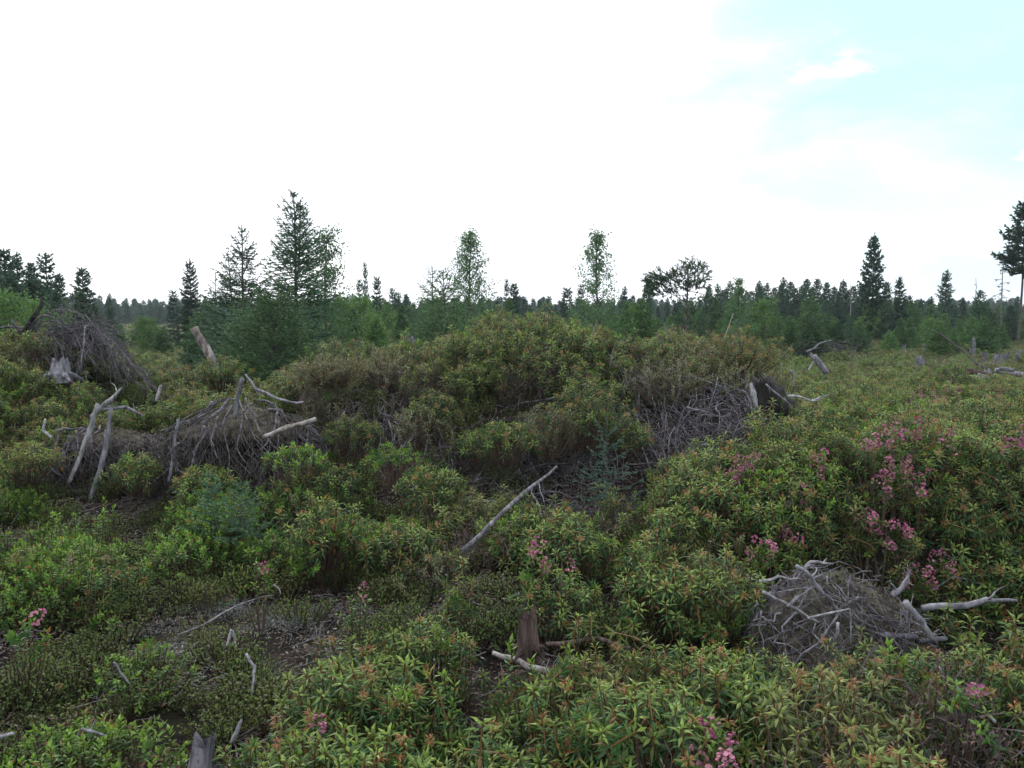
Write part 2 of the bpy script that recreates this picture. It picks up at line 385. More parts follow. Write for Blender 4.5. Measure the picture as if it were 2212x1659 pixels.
# ------------------------------------------------------------------ shrubs
def lerp3(a, b, t): return np.asarray(a)[None] * (1 - t[:, None]) + np.asarray(b)[None] * t[:, None]
def bush(rng, kind, R_=0.28, Hh=0.45, n=26, dome=0.6, flowers=0, seed_heads=0.12, stems=True):
    "returns (leaf buffer, stem buffer, flower buffer)"
    lb, sb, fbs = Buf(), Buf(), []
    ga = 2.39996
    for k in range(n):
        rr = R_ * math.sqrt((k + 0.5) / n) * rng.uniform(0.85, 1.12); an = k * ga + rng.uniform(-.3, .3)
        top = np.array([rr * math.cos(an), rr * math.sin(an), Hh * (1 - (1 - dome) * (rr / R_) ** 2) * rng.uniform(0.80, 1.10)])
        if R_ > .3: top *= np.array((1, 1, 1)) * (1 - 0.55 * rng.uniform() ** 1.6)
        if kind == 'leather': top[:2] += rng.normal(size=2) * .05
        base = np.array([top[0] * 0.30, top[1] * 0.30, -0.04])
        ctrl = np.array([top[0] * 0.80, top[1] * 0.80, top[2] * 0.45])
        u = np.linspace(0, 1, 5)[:, None]
        pts = (1 - u) ** 2 * base + 2 * u * (1 - u) * ctrl + u * u * top
        if stems: tube(sb, pts, np.linspace(0.0045, 0.002, 5), 3, c=rng.uniform(0.7, 1.1) * np.array((0.075, 0.048, 0.036)), cap=False)
        ax = nrm(top - ctrl + rng.normal(size=3) * 0.08)
        side = nrm(np.cross(ax, rng.normal(size=3))); fw = np.cross(side, ax)
        q = rng.uniform(0.60, 0.98) * (1.35 if kind == 'leather' else 1)
        if kind == 'tea':
            m = 21; u = np.linspace(0, 1, m)               # u=0 top
            hgt = -u ** 1.2 * 0.125 * q
            th = np.arange(m) * 2.4 + rng.uniform(0, 6)
            rad = np.cos(th)[:, None] * side + np.sin(th)[:, None] * fw
            elev = 1.0 - 1.75 * u ** 0.7 + rng.normal(size=m) * 0.18
            D = rad * np.cos(elev)[:, None] + ax * np.sin(elev)[:, None]
            Up = ax * np.cos(elev)[:, None] - rad * np.sin(elev)[:, None]
            L = (0.030 + 0.024 * np.sin(np.clip(u * 3.0, 0, 1) * 1.57)) * q * rng.uniform(0.8, 1.15, m)
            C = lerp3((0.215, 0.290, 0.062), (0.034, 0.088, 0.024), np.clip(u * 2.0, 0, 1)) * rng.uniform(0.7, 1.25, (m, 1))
            old = (u > 0.66) & (rng.uniform(size=m) < 0.24)
            C[old] = np.array((0.17, 0.085, 0.03)) * rng.uniform(0.6, 1.2)
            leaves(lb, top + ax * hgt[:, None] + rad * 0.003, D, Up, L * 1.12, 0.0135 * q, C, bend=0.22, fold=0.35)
            # rusty felted young stem
            tube(lb, [top, top - ax * 0.11 * q], 0.0028, 3, c=(0.19, 0.10, 0.035), cap=False)
            if rng.uniform() < seed_heads:                 # dried flower head
                m = 16; th = rng.uniform(0, 6.3, m); el = rng.uniform(-0.7, 1.2, m)
                rad = np.cos(th)[:, None] * side + np.sin(th)[:, None] * fw
                D = rad * np.cos(el)[:, None] + ax * np.sin(el)[:, None]
                leaves(lb, top + ax * 0.012 + D * 0.004, D, ax + 0 * D + 0.2 * rad, 0.030 * q, 0.006,
                       np.array((0.28, 0.13, 0.055)) * rng.uniform(0.6, 1.2, (m, 1)), bend=0.3)
        elif kind == 'leather':
            m = 36; u = np.linspace(0, 1, m); hgt = -u * 0.24 * q
            th = np.arange(m) * 2.4 + rng.uniform(0, 6)
            rad = np.cos(th)[:, None] * side + np.sin(th)[:, None] * fw
            el = 0.75 + rng.normal(size=m) * 0.3 - u * 0.5
            D = rad * np.cos(el)[:, None] + ax * np.sin(el)[:, None]
            Up = ax * np.cos(el)[:, None] - rad * np.sin(el)[:, None]
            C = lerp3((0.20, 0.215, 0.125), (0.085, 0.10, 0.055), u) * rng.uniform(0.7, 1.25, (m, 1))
            br = rng.uniform(size=m) < 0.14; C[br] = (0.15, 0.07, 0.045)
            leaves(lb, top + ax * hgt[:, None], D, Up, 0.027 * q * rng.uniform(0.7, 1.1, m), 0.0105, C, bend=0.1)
        elif kind in ('gale', 'laurel'):
            m = 20; u = np.linspace(0, 1, m); hgt = -u * 0.13 * q
            th = np.arange(m) * 2.4 + rng.uniform(0, 6)
            rad = np.cos(th)[:, None] * side + np.sin(th)[:, None] * fw
            el = 0.95 + rng.normal(size=m) * 0.25 - u * 1.0 - (0.4 if kind == 'laurel' else 0)
            D = rad * np.cos(el)[:, None] + ax * np.sin(el)[:, None]
            Up = ax * np.cos(el)[:, None] - rad * np.sin(el)[:, None]
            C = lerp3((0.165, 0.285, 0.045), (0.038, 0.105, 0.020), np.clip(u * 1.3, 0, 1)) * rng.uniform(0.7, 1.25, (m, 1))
            if kind == 'laurel': C *= (0.85, 0.85, 1.0)
            br = rng.uniform(size=m) < (0.05 if kind == 'gale' else 0.10); C[br] = (0.22, 0.10, 0.04)
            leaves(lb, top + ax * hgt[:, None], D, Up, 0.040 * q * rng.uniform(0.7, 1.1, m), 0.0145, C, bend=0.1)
        elif kind == 'low':
            m = 16; u = np.linspace(0, 1, m)
            P = top + (base - top) * (u * 0.6)[:, None] + rng.normal(size=(m, 3)) * 0.008
            D = rnd_unit(rng, m) + np.array((0, 0, 0.5))
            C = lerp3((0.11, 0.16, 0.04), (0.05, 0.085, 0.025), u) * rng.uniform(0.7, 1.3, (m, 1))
            leaves(lb, P, D, nrm(rng.normal(size=(m, 3)) * 0.4 + (0, 0, 1)), 0.016, 0.009, C)
        elif kind == 'dead':
            for b in range(5):
                s = pts[2] + (pts[4] - pts[2]) * rng.uniform(0, 1)
                e = s + (ax * 0.7 + rng.normal(size=3) * 0.55) * rng.uniform(0.05, 0.12)
                cc = np.array((0.105, 0.082, 0.085)) * rng.uniform(0.5, 1.3)
                tube(sb, wig(rng, s, e, 4, 0.1), [0.0016] * 4, 3, c=cc, cap=False)
            m = 7; P = top + rng.normal(size=(m, 3)) * 0.022
            C = np.array((0.13, 0.09, 0.08)) * rng.uniform(0.5, 1.4, (m, 1))
            leaves(lb, P, rnd_unit(rng, m) - (0, 0, 0.6), rnd_unit(rng, m), 0.026, 0.007, C, bend=0.4)
        if kind == 'laurel' and k < flowers:
            m = rng.integers(16, 25)
            th = rng.uniform(0, 6.3, m); hh = rng.uniform(-0.035, 0.045, m); r0 = 0.026 * (1 - np.abs(hh) / 0.07)
            c0 = top + ax * 0.02 + (np.cos(th) * r0)[:, None] * side + (np.sin(th) * r0)[:, None] * fw + hh[:, None] * ax
            fb = Buf(); fbs.append(fb)
            for cc in c0:                                   # small five-sided cups
                d = nrm(cc - (top - ax * 0.02)); a = nrm(np.cross(d, (0.2, 0.5, 0.84))); b = np.cross(d, a); s = 0.0072 * rng.uniform(0.7, 1.25)
                tt = np.linspace(0, 2 * math.pi, 5, endpoint=False)
                ri = cc + s * (np.cos(tt)[:, None] * a + np.sin(tt)[:, None] * b) + d * s * 0.7
                v = np.concatenate([[cc - d * s * 0.9], ri, [cc + d * s * 0.25]])
                f = [[0, 1 + q_, 1 + (q_ + 1) % 5] for q_ in range(5)] + [[6, 1 + (q_ + 1) % 5, 1 + q_] for q_ in range(5)]
                fb.add(v, f3=f, c=np.array((0.43, 0.13, 0.27)) * rng.uniform(0.65, 1.25) * np.array([1, rng.uniform(0.8, 1.9), 1]))
    return lb, sb, fbs
def merged(lb, sb):
    b = Buf(); 
    for q in (lb, sb):
        if q.n:
            b.add(np.concatenate(q.v), f3=np.concatenate(q.f3) if q.f3 else None, f4=np.concatenate(q.f4) if q.f4 else None, c=np.concatenate(q.c))
    return b
def source_set(name, makers, m):
    c = bpy.data.collections.new('source_' + name)
    for k, mk in enumerate(makers):
        ob = bpy.data.objects.new('%s.%03d' % (name, k), mk.mesh(name, m)); c.objects.link(ob)
    return c
def scatter(name, label, coll, P, rot, sc, rng):
    n = len(P); me = bpy.data.meshes.new(name)
    me.vertices.add(n); me.vertices.foreach_set('co', np.asarray(P, np.float32).ravel())
    for an, ty, arr, key in (('rot', 'FLOAT_VECTOR', rot, 'vector'), ('scl', 'FLOAT_VECTOR', sc, 'vector'), ('idx', 'INT', rng.integers(0, len(coll.objects), n), 'value')):
        at = me.attributes.new(an, ty, 'POINT'); at.data.foreach_set(key, np.asarray(arr, np.int32 if ty == 'INT' else np.float32).ravel())
    o = bpy.data.objects.new(name, me); COL.objects.link(o)
    ng = bpy.data.node_groups.new(name + '_nodes', 'GeometryNodeTree')
    ng.interface.new_socket('Geometry', in_out='INPUT', socket_type='NodeSocketGeometry')
    ng.interface.new_socket('Geometry', in_out='OUTPUT', socket_type='NodeSocketGeometry')
    gi = ng.nodes.new('NodeGroupInput'); go = ng.nodes.new('NodeGroupOutput')
    ip = ng.nodes.new('GeometryNodeInstanceOnPoints'); ci = ng.nodes.new('GeometryNodeCollectionInfo')
    ci.inputs['Collection'].default_value = coll; ci.inputs['Separate Children'].default_value = True; ci.inputs['Reset Children'].default_value = True
    def na(nm, ty):
        a = ng.nodes.new('GeometryNodeInputNamedAttribute'); a.data_type = ty; a.inputs['Name'].default_value = nm; return a.outputs['Attribute']
    e = ng.nodes.new('FunctionNodeEulerToRotation'); ng.links.new(na('rot', 'FLOAT_VECTOR'), e.inputs[0])
    ng.links.new(gi.outputs[0], ip.inputs['Points']); ng.links.new(ci.outputs[0], ip.inputs['Instance'])
    ip.inputs['Pick Instance'].default_value = True
    ng.links.new(na('idx', 'INT'), ip.inputs['Instance Index']); ng.links.new(e.outputs[0], ip.inputs['Rotation'])
    ng.links.new(na('scl', 'FLOAT_VECTOR'), ip.inputs['Scale']); ng.links.new(ip.outputs[0], go.inputs[0])
    md = o.modifiers.new('scatter', 'NODES'); md.node_group = ng
    o['kind'] = 'stuff'; o['label'] = label
    return o

rng = np.random.default_rng(7)
SRC = {}
SRC['tea'] = source_set('labrador_tea', [merged(*bush(rng, 'tea', rng.uniform(.22, .32), rng.uniform(.36, .50), rng.integers(38, 52), seed_heads=.19)[:2]) for _ in range(8)], M['tea'])
SRC['gale'] = source_set('green_shrub', [merged(*bush(rng, 'gale', rng.uniform(.22, .30), rng.uniform(.30, .42), rng.integers(34, 46))[:2]) for _ in range(6)], M['gale'])
SRC['leather'] = source_set('leatherleaf', [merged(*bush(rng, 'leather', rng.uniform(.22, .30), rng.uniform(.28, .38), rng.integers(40, 52))[:2]) for _ in range(6)], M['leather'])
SRC['low'] = source_set('low_shrub', [merged(*bush(rng, 'low', rng.uniform(.12, .20), rng.uniform(.10, .18), 34)[:2]) for _ in range(5)], M['gale'])
SRC['dead'] = source_set('dead_twigs', [merged(*bush(rng, 'dead', rng.uniform(.16, .26), rng.uniform(.25, .40), 20)[:2]) for _ in range(5)], M['dry'])

# places kept open: ellipses (x, y, rx, ry)
tmp = lambda px, py, Y: W(px, py, Y)
OPEN = [(-1.30, 4.35, 0.95, 0.58), (2.40, 3.92, 0.95, 0.34), (1.62, 3.75, 0.52, 0.40),   # peat patch, hollow, right root mound
        (-1.25, 3.55, 0.42, 0.34), (-2.2, 3.6, .45, .16), (-1.75, 3.0, .32, .22), (-1.0, 2.75, .22, .3), (-.45, 3.9, .5, .16), (0.02, 4.35, .42, .34), (-2.75, 6.0, .4, .35), (-3.45, 6.2, .35, .4),
        (0.15, 3.66, 1.2, 0.30), (0.9, 3.62, .6, .28),
        (-2.25, 6.75, 0.62, 0.75), (-3.55, 6.9, 0.50, 0.62),                             # left root masses
        (0.15, 5.95, 0.70, 0.42), (1.45, 6.6, 0.74, 0.62), (-0.95, 6.35, 0.5, .3),
        (1.9, 6.75, 0.35, 0.45), (-.2, 6.45, .9, .22), (.85, 6.2, .62, .36), (-3.0, 6.35, .35, .25), (-4.1, 8.3, .6, .4), (1.9, 2.35, .5, .28)]
BAND = [(985, 975), (1120, 965), (1245, 960), (1400, 930), (1510, 930), (1560, 880), (1640, 850), (760, 925), (860, 930)]
BH = [hit(a, b, .10) for a, b in BAND]
OPEN += [(p.x, p.y, .42 if k < 6 else .30, .30) for k, p in enumerate(BH)]
def openness(x, y):
    o = np.zeros_like(x)
    for a, b, c, d in OPEN:
        q = ((x - a) / c) ** 2 + ((y - b) / d) ** 2
        o = np.maximum(o, 1 - sm(0.65, 1.25, q + 0.5 * (vnoise(x * 4, y * 4, 77) - 0.5)))
    return o
def sample(n, y0, y1, spread=0.80, pad=1.2):
    yy = np.sqrt(rng.uniform(y0 ** 2, y1 ** 2, n)); xx = rng.uniform(-1, 1, n) * (yy * spread + pad)
    return xx, yy
def place(x, y, keep, smin, smax, dz=0.0, tilt=0.35, squash=(0.85, 1.15)):
    x, y = x[keep], y[keep]; e = 0.12
    hx = (H(x + e, y) - H(x - e, y)) / (2 * e); hy = (H(x, y + e) - H(x, y - e)) / (2 * e)
    n = len(x)
    rot = np.stack([np.arctan(hy) * tilt * 1.0 + rng.normal(size=n) * .12, -np.arctan(hx) * tilt + rng.normal(size=n) * .12, np.zeros(n)], 1)
    # the tilt is applied about world axes, after the spin about z
    spin = rng.uniform(0, 6.28, n)
    rr = []
    for k in range(n):
        m = Matrix.Rotation(rot[k, 1], 3, 'Y') @ Matrix.Rotation(rot[k, 0], 3, 'X') @ Matrix.Rotation(spin[k], 3, 'Z')
        rr.append(tuple(m.to_euler()))
    s = rng.uniform(smin, smax, n)
    sc = np.stack([s, s, s * rng.uniform(*squash, n)], 1)
    return np.stack([x, y, H(x, y) + dz], 1), np.array(rr), sc
def weights(x, y):
    n1 = fbm(x, y, 0.8, 3, 51); n2 = fbm(x, y, 1.3, 3, 61)
    left = sm(-0.7, -1.7, x) * sm(7.5, 5.5, y) 
    onb = sm(1.0, 2.2, x) * sm(6.6, 6.2, y + 0 * x) + sm(2.8, 3.3, x)
    wl = 0.05 + (1 - .9 * np.clip(onb, 0, 1)) * 0.6 * sm(.52, .62, n1) * sm(5.6, 6.8, y) + 0.5 * np.exp(-(((x - 1.6) / .8) ** 2 + ((y - 7.3) / .7) ** 2)) + 0.7 * np.exp(-(((x + 1.6) / .6) ** 2 + ((y - 7.0) / .9) ** 2))
    wg = 0.14 + 1.6 * left + 0.5 * sm(.55, .65, n2)
    wt = 1.0 - 0.6 * left + 0 * x
    t = wl + wg + wt
    return wt / t, wg / t, wl / t
# near and middle ground
x, y = sample(3100, 1.75, 13.0)
area_w = rng.uniform(size=len(x)) < 0.62 + 0.38 * sm(7, 3, y)
# clump field leaves uneven gaps
cl = fbm(x, y, 1.6, 3, 91)
thin_left = sm(-0.55, -1.1, x) * sm(4.6, 3.9, y)
onb = sm(.9, 1.4, x) * sm(4.3, 4.6, y) * sm(7.5, 7, y)
ok = (rng.uniform(size=len(x)) > openness(x, y)) & (cl + .3 * onb > 0.31 + 0.16 * thin_left) & area_w & (np.hypot(x, y) > 1.95)
ok &= ~((np.abs(y - 3.62) < 0.24) & (x > -0.6) & (x < 1.2))
face = sm(5.5, 5.9, y) * (1 - sm(7.0, 7.4, y)) * sm(-2.4, -1.9, x) * (1 - sm(2.1, 2.5, x))
ok &= ~((face > .5) & (fbm(x, y, 1.5, 3, 333) < 0.52))
wt, wg, wl = weights(x, y)
u = rng.uniform(size=len(x))
small = (1 - 0.25 * sm(2.9, 2.2, y))
LAB = {'tea': 'Labrador tea shrubs with narrow drooping leaves and rusty seed heads', 'gale': 'fresh green leafy bog shrubs between the heath bushes', 'leather': 'olive grey leatherleaf shrubs with small upright leaves'}
NAM = {'tea': 'labrador_tea_undergrowth', 'gale': 'green_shrub_undergrowth', 'leather': 'leatherleaf_undergrowth'}
for kd, sel in (('tea', u < wt), ('gale', (u >= wt) & (u < wt + wg)), ('leather', u >= wt + wg)):
    P, ro, sc = place(x, y, ok & sel, 0.75, 1.15, dz=-0.02)
    scatter(NAM[kd], LAB[kd], SRC[kd], P, ro, sc, rng)
for kd, nn, sd in (('tea', 5200, 5), ('gale', 1900, 6), ('leather', 1500, 7)):
    SRC[kd + '1'] = source_set(kd + '_shoot', [merged(*bush(rng, kd, rng.uniform(.03, .10), rng.uniform(.26, .50), int(rng.integers(2, 5)), dome=.8, seed_heads=.14)[:2]) for _ in range(9)], M[kd])
    x, y = sample(nn, 1.85, 10.5)
    wt, wg, wl = weights(x, y); ww_ = {'tea': wt, 'gale': wg * 1.5, 'leather': wl * 1.6}[kd]
    ok = (rng.uniform(size=len(x)) < ww_) & (openness(x, y) < rng.uniform(.05, .5, len(x))) & ~((y < 4.3) & (x < -.55) & (rng.uniform(size=len(x)) < .55)) & (fbm(x, y, 1.6, 3, 91) > .36) & (np.hypot(x, y) > 1.9)
    P, ro, sc = place(x, y, ok, 0.65, 1.15, dz=-0.02)
    scatter({'tea': 'labrador_tea_shoots', 'gale': 'green_shrub_shoots', 'leather': 'leatherleaf_shoots'}[kd], {'tea': 'single Labrador tea shoots growing between the bushes', 'gale': 'single fresh green shoots between the bushes', 'leather': 'single olive leatherleaf stems between the bushes'}[kd], SRC[kd + '1'], P, ro, sc, rng)
x, y = sample(2800, 2.0, 9.0)
ok = (rng.uniform(size=len(x)) > np.where(x < 0.2, 0.45, 1.0) * openness(x, y))
P, ro, sc = place(x, y, ok, 0.6, 1.3)
scatter('ground_cover', 'low small leaved plants creeping over the peat', SRC['low'], P, ro, sc, rng)
x, y = sample(480, 1.9, 9.0)
ok = (fbm(x, y, 1.1, 3, 120) > 0.53) & (openness(x, y) < .15) & ~((x < -.5) & (y < 4.4) & (rng.uniform(size=len(x)) < .75)) & ~((x > .8) & (y > 4.1) & (y < 7.5))
P, ro, sc = place(x, y, ok, 0.7, 1.25)
scatter('dead_twig_undergrowth', 'dead purple grey twigs and dry heads among the shrubs', SRC['dead'], P, ro, sc, rng)

def litter(rng):
    b = Buf(); m = 46; P = np.stack([rng.normal(size=m) * .10, rng.normal(size=m) * .10, rng.uniform(0, .02, m)], 1)
    C = np.array((0.10, 0.065, 0.045)) * rng.uniform(.4, 1.6, (m, 1)); g_ = rng.uniform(size=m) < .2; C[g_] = (0.20, 0.19, 0.17)
    leaves(b, P, rnd_unit(rng, m) * (1, 1, .3), rnd_unit(rng, m) * .5 + (0, 0, 1), .024, .009, C)
    for k in range(12):
        s0 = np.array((rng.normal() * .09, rng.normal() * .09, rng.uniform(.003, .02))); e0 = s0 + rnd_unit(rng, 1)[0] * (1, 1, .2) * rng.uniform(.05, .16)
        tube(b, wig(rng, s0, e0, 4, .08), [.0018] * 4, 3, c=np.array((.13, .115, .115)) * rng.uniform(.5, 1.6), cap=False)
    return b
def lichen(rng):
    b = Buf(); m = 170; q = rng.normal(size=(m, 2)) * .05; P = np.stack([q[:, 0], q[:, 1], .028 * np.exp(-(q ** 2).sum(1) / .006)], 1)
    leaves(b, P, rnd_unit(rng, m) + (0, 0, .9), rnd_unit(rng, m), .011, .006, np.array((.20, .205, .19)) * rng.uniform(.5, 1.2, (m, 1)))
    return b
SRC['litter'] = source_set('litter', [litter(rng) for _ in range(6)], M['dry'])
SRC['lichen'] = source_set('lichen', [lichen(rng) for _ in range(4)], M['dry'])
x, y = sample(2600, 1.8, 8.5)
P, ro, sc = place(x, y, x > -1e9, .7, 1.4, tilt=1.0, dz=.012)
scatter('leaf_litter', 'dead leaves and broken twigs lying on the peat', SRC['litter'], P, ro, sc, rng)
x = rng.normal(size=200) * .55 - 1.35; y = rng.normal(size=200) * .42 + 4.45
ok = fbm(x, y, 2.5, 3, 71) > .56
P, ro, sc = place(x, y, ok, .6, 1.5, tilt=1.0, dz=.008)
scatter('reindeer_lichen', 'pale cushions of reindeer lichen on the open peat patch', SRC['lichen'], P, ro, sc, rng)

# bog meadow further off
lb = [merged(*bush(rng, k, .42, .42, 46, dome=.45, seed_heads=.25)[:2]) for k in ('tea', 'tea', 'leather', 'gale')]
SRC['far'] = source_set('heath_clump', lb, M['far_shrub'])
x, y = sample(13000, 12.0, 62.0, 0.76, 3)
ok = (fbm(x, y, 0.5, 3, 140) > 0.30)
P, ro, sc = place(x, y, ok, 0.9, 1.5, tilt=0.2, squash=(0.5, 0.85))
scatter('heath_meadow', 'open bog meadow of low olive and rusty heath shrubs', SRC['far'], P, ro, sc, rng)
x, y = sample(9000, 60.0, 210.0, 0.76, 5)
P, ro, sc = place(x, y, x > -1e9, 2.2, 3.6, tilt=0.0)
sc[:, 2] *= 0.55
scatter('distant_heath', 'distant low heath before the far wood', SRC['far'], P, ro, sc, rng)

# ------------------------------------------------------------------ conifers
def shards(buf, segs, dens, slen, swid, rng, c0, c1, spread=0.75):
    p0 = np.array([s[0] for s in segs]); p1 = np.array([s[1] for s in segs]); tipness = np.array([s[2] for s in segs])
    L = np.linalg.norm(p1 - p0, axis=1); n = np.maximum(1, np.round(L * dens)).astype(int)
    k = np.repeat(np.arange(len(segs)), n); m = len(k); u = rng.uniform(0, 1, m)
    d = nrm(p1 - p0)[k]; P = p0[k] + (p1 - p0)[k] * u[:, None]
    D = nrm(d + rnd_unit(rng, m) * spread); sd = nrm(np.cross(D, rnd_unit(rng, m)))
    ln = slen * rng.uniform(0.6, 1.25, m)[:, None]
    v = np.stack([P - sd * swid * .5, P + sd * swid * .5, P + D * ln], 1).reshape(-1, 3)
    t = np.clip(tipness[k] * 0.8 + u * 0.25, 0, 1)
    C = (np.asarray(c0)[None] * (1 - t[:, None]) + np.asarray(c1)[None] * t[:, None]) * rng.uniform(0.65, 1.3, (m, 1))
    buf.add(v, f3=np.arange(3 * m).reshape(-1, 3), c=np.repeat(C, 3, axis=0))
def spruce(seed, h, r_in, base=0.06, gap=0.18, per=6, dens=60, sl_=0.035, sw=0.010, c0=(0.022, 0.055, 0.030), c1=(0.065, 0.125, 0.055),
           droop=0.25, pw=0.85, leader=0.10, twin=False, lean=0.0, rag=0.25, dead_low=0, twigk=1.0, tr=0.012, top_bushy=False, wood=True, stubby=0.0):
    rng = np.random.default_rng(seed); r = r_in * 1.12
    dens = dens * 1.5; twigk = twigk * 1.25; sw = sw * (2.0 if not wood else 1.9)
    tb, cb = Buf(), Buf()
    tp = wig(rng, (0, 0, -0.1), (lean * h, 0, h), 10, 0.006)
    rad = np.linspace(h * tr, h * 0.0022, 10)
    tube(tb, tp, rad, 7)
    def axis_at(t):
        q = t * (len(tp) - 1); i_ = min(int(q), len(tp) - 2); return tp[i_] + (tp[i_ + 1] - tp[i_]) * (q - i_)
    stems = [(lambda t: axis_at(t), 1.0, base)]
    if twin:
        s0 = axis_at(0.60); e0 = axis_at(1.0) + np.array((0.085, 0.03, -0.12)); tp2 = wig(rng, s0, e0, 8, 0.012); tp2[1:, 0] += 0.035
        tube(tb, tp2, np.linspace(h * .006, h * .0015, 8), 6)
        stems.append((lambda t: tp2[min(int((t - .6) / .4 * 7), 6)] + (tp2[min(int((t - .6) / .4 * 7) + 1, 7)] - tp2[min(int((t - .6) / .4 * 7), 6)]) * (((t - .6) / .4 * 7) % 1), 0.8, 0.68))
    segs = []
    for fn, ks, b0 in stems:
        t = b0; 
        while t < 1 - leader * 0.35:
            n = max(3, int(per * rng.uniform(0.75, 1.2))); a0 = rng.uniform(0, 6.28)
            for i_ in range(n):
                an = a0 + i_ * 6.283 / n + rng.uniform(-.3, .3)
                prof = (1 - t) ** pw
                if top_bushy: prof = 0.15 + 0.9 * math.exp(-((t - 0.86) / 0.10) ** 2)
                Lb = ks * (r * prof * rng.uniform(1 - rag, 1 + rag * 0.5) + 0.02 * h * (1 if t < .95 else .4) + stubby)
                slope = 0.75 * t ** 2 - droop * (1 - t) + rng.uniform(-.1, .1); up = 0.22 + 0.2 * rng.uniform()
                o_ = np.array((math.cos(an), math.sin(an), 0)); s = np.array(fn(min(t + rng.uniform(-.4, .4) * gap / h, .995)))
                m = 5; uu = np.linspace(0, 1, m)
                pts = s + o_ * (Lb * uu)[:, None] + np.array((0, 0, 1)) * (Lb * (slope * uu + up * uu ** 2))[:, None] + rng.normal(size=(m, 3)) * Lb * 0.02 * uu[:, None]
                if wood: tube(tb, pts, np.linspace(max(.003, Lb * .014), .0015, m), 3, cap=False)
                if t < dead_low: continue
                for q in range(1, m): 
                    if q > 1 or Lb < 0.5: segs.append((pts[q - 1], pts[q], q / m))
                pr = np.cross(o_, (0, 0, 1)); nt_ = max(2, int(Lb / (0.055 * h ** 0.4 * 1.3) * twigk))
                for q in range(nt_):
                    f_ = 0.18 + 0.8 * (q + rng.uniform(0, .8)) / nt_; f_ = min(f_, .99)
                    ii = min(int(f_ * (m - 1)), m - 2); bp = pts[ii] + (pts[ii + 1] - pts[ii]) * (f_ * (m - 1) - ii)
                    for sg in (-1, 1):
                        ltw = Lb * (0.50 * (1 - f_) + 0.10) * rng.uniform(.6, 1.2)
                        dr = nrm(o_ * 0.75 + pr * sg * rng.uniform(.6, 1.0) + np.array((0, 0, rng.uniform(-.25, .22))))
                        segs.append((bp, bp + dr * ltw, 0.35 + 0.65 * f_))
            t += gap / h * rng.uniform(.75, 1.25) * (0.7 + 0.6 * t)
        topp = np.array(fn(.999)); segs.append((np.array(fn(1 - leader)), topp, .9))
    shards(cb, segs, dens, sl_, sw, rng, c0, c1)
    return tb, cb
def birch(seed, h, r, n_br=34, nleaf=2600, ls=0.055, c0=(0.045, 0.10, 0.05), c1=(0.10, 0.175, 0.085), base=0.12, up=0.95, pw=0.95):
    rng = np.random.default_rng(seed); tb, cb = Buf(), Buf()
    tp = wig(rng, (0, 0, -.1), (0, 0, h), 9, 0.012); tube(tb, tp, np.linspace(h * .011, h * .002, 9), 6)
    ends = []
    for k in range(n_br):
        t = base + (0.97 - base) * (k + rng.uniform()) / n_br; q = t * 8; i_ = min(int(q), 7); s = tp[i_] + (tp[i_ + 1] - tp[i_]) * (q - i_)
        an = k * 2.4 + rng.uniform(-.5, .5); L = r * (0.20 + 1.75 * (1 - t) ** 1.05) * rng.uniform(.5, 1.15) * min(1, .35 + t * 2.5)
        d = np.array((math.cos(an), math.sin(an), up * rng.uniform(.7, 1.3)))
        e = s + d * L; p = wig(rng, s, e, 5, 0.05, sag=-.05); tube(tb, p, np.linspace(h * .0035, .0015, 5), 3, cap=False); ends.append(p)
    m = int(nleaf * 1.35); k = rng.integers(0, len(ends), m); u = rng.uniform(0.15, 1.0, m) ** 0.7
    A = np.stack(ends); q = u * 4; i_ = np.minimum(q.astype(int), 3); P = A[k, i_] + (A[k, i_ + 1] - A[k, i_]) * (q - i_)[:, None]
    P = P + rng.normal(size=(m, 3)) * np.array((1, 1, .9)) * r * 0.13
    D = rnd_unit(rng, m) + (0, 0, -.5); 
    C = lerp3(c0, c1, rng.uniform(size=m))
    leaves(cb, P, D, rnd_unit(rng, m) + (0, 0, .8), ls * rng.uniform(.7, 1.2, m), ls * .8, C)
    return tb, cb
def plant_tree(name, label, px, topy, Y, bufs, h0, barkm, leafm, group=None, rz=0.0, cat='tree', wide=1.0, sunk=0.05):
    p = W(px, topy, Y); gz = Hs(p.x, Y) - sunk; s = (p.z - gz) / h0
    t = thing(name, label, cat, (p.x, Y, gz), group, rz); t.scale = (s * wide, s * wide, s)
    bufs[0].build('trunk', barkm, t, smooth=True); bufs[1].build('crown', leafm, t)
    return t
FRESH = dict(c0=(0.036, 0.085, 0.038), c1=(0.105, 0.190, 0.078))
BLUE = dict(c0=(0.032, 0.076, 0.048), c1=(0.088, 0.160, 0.092))
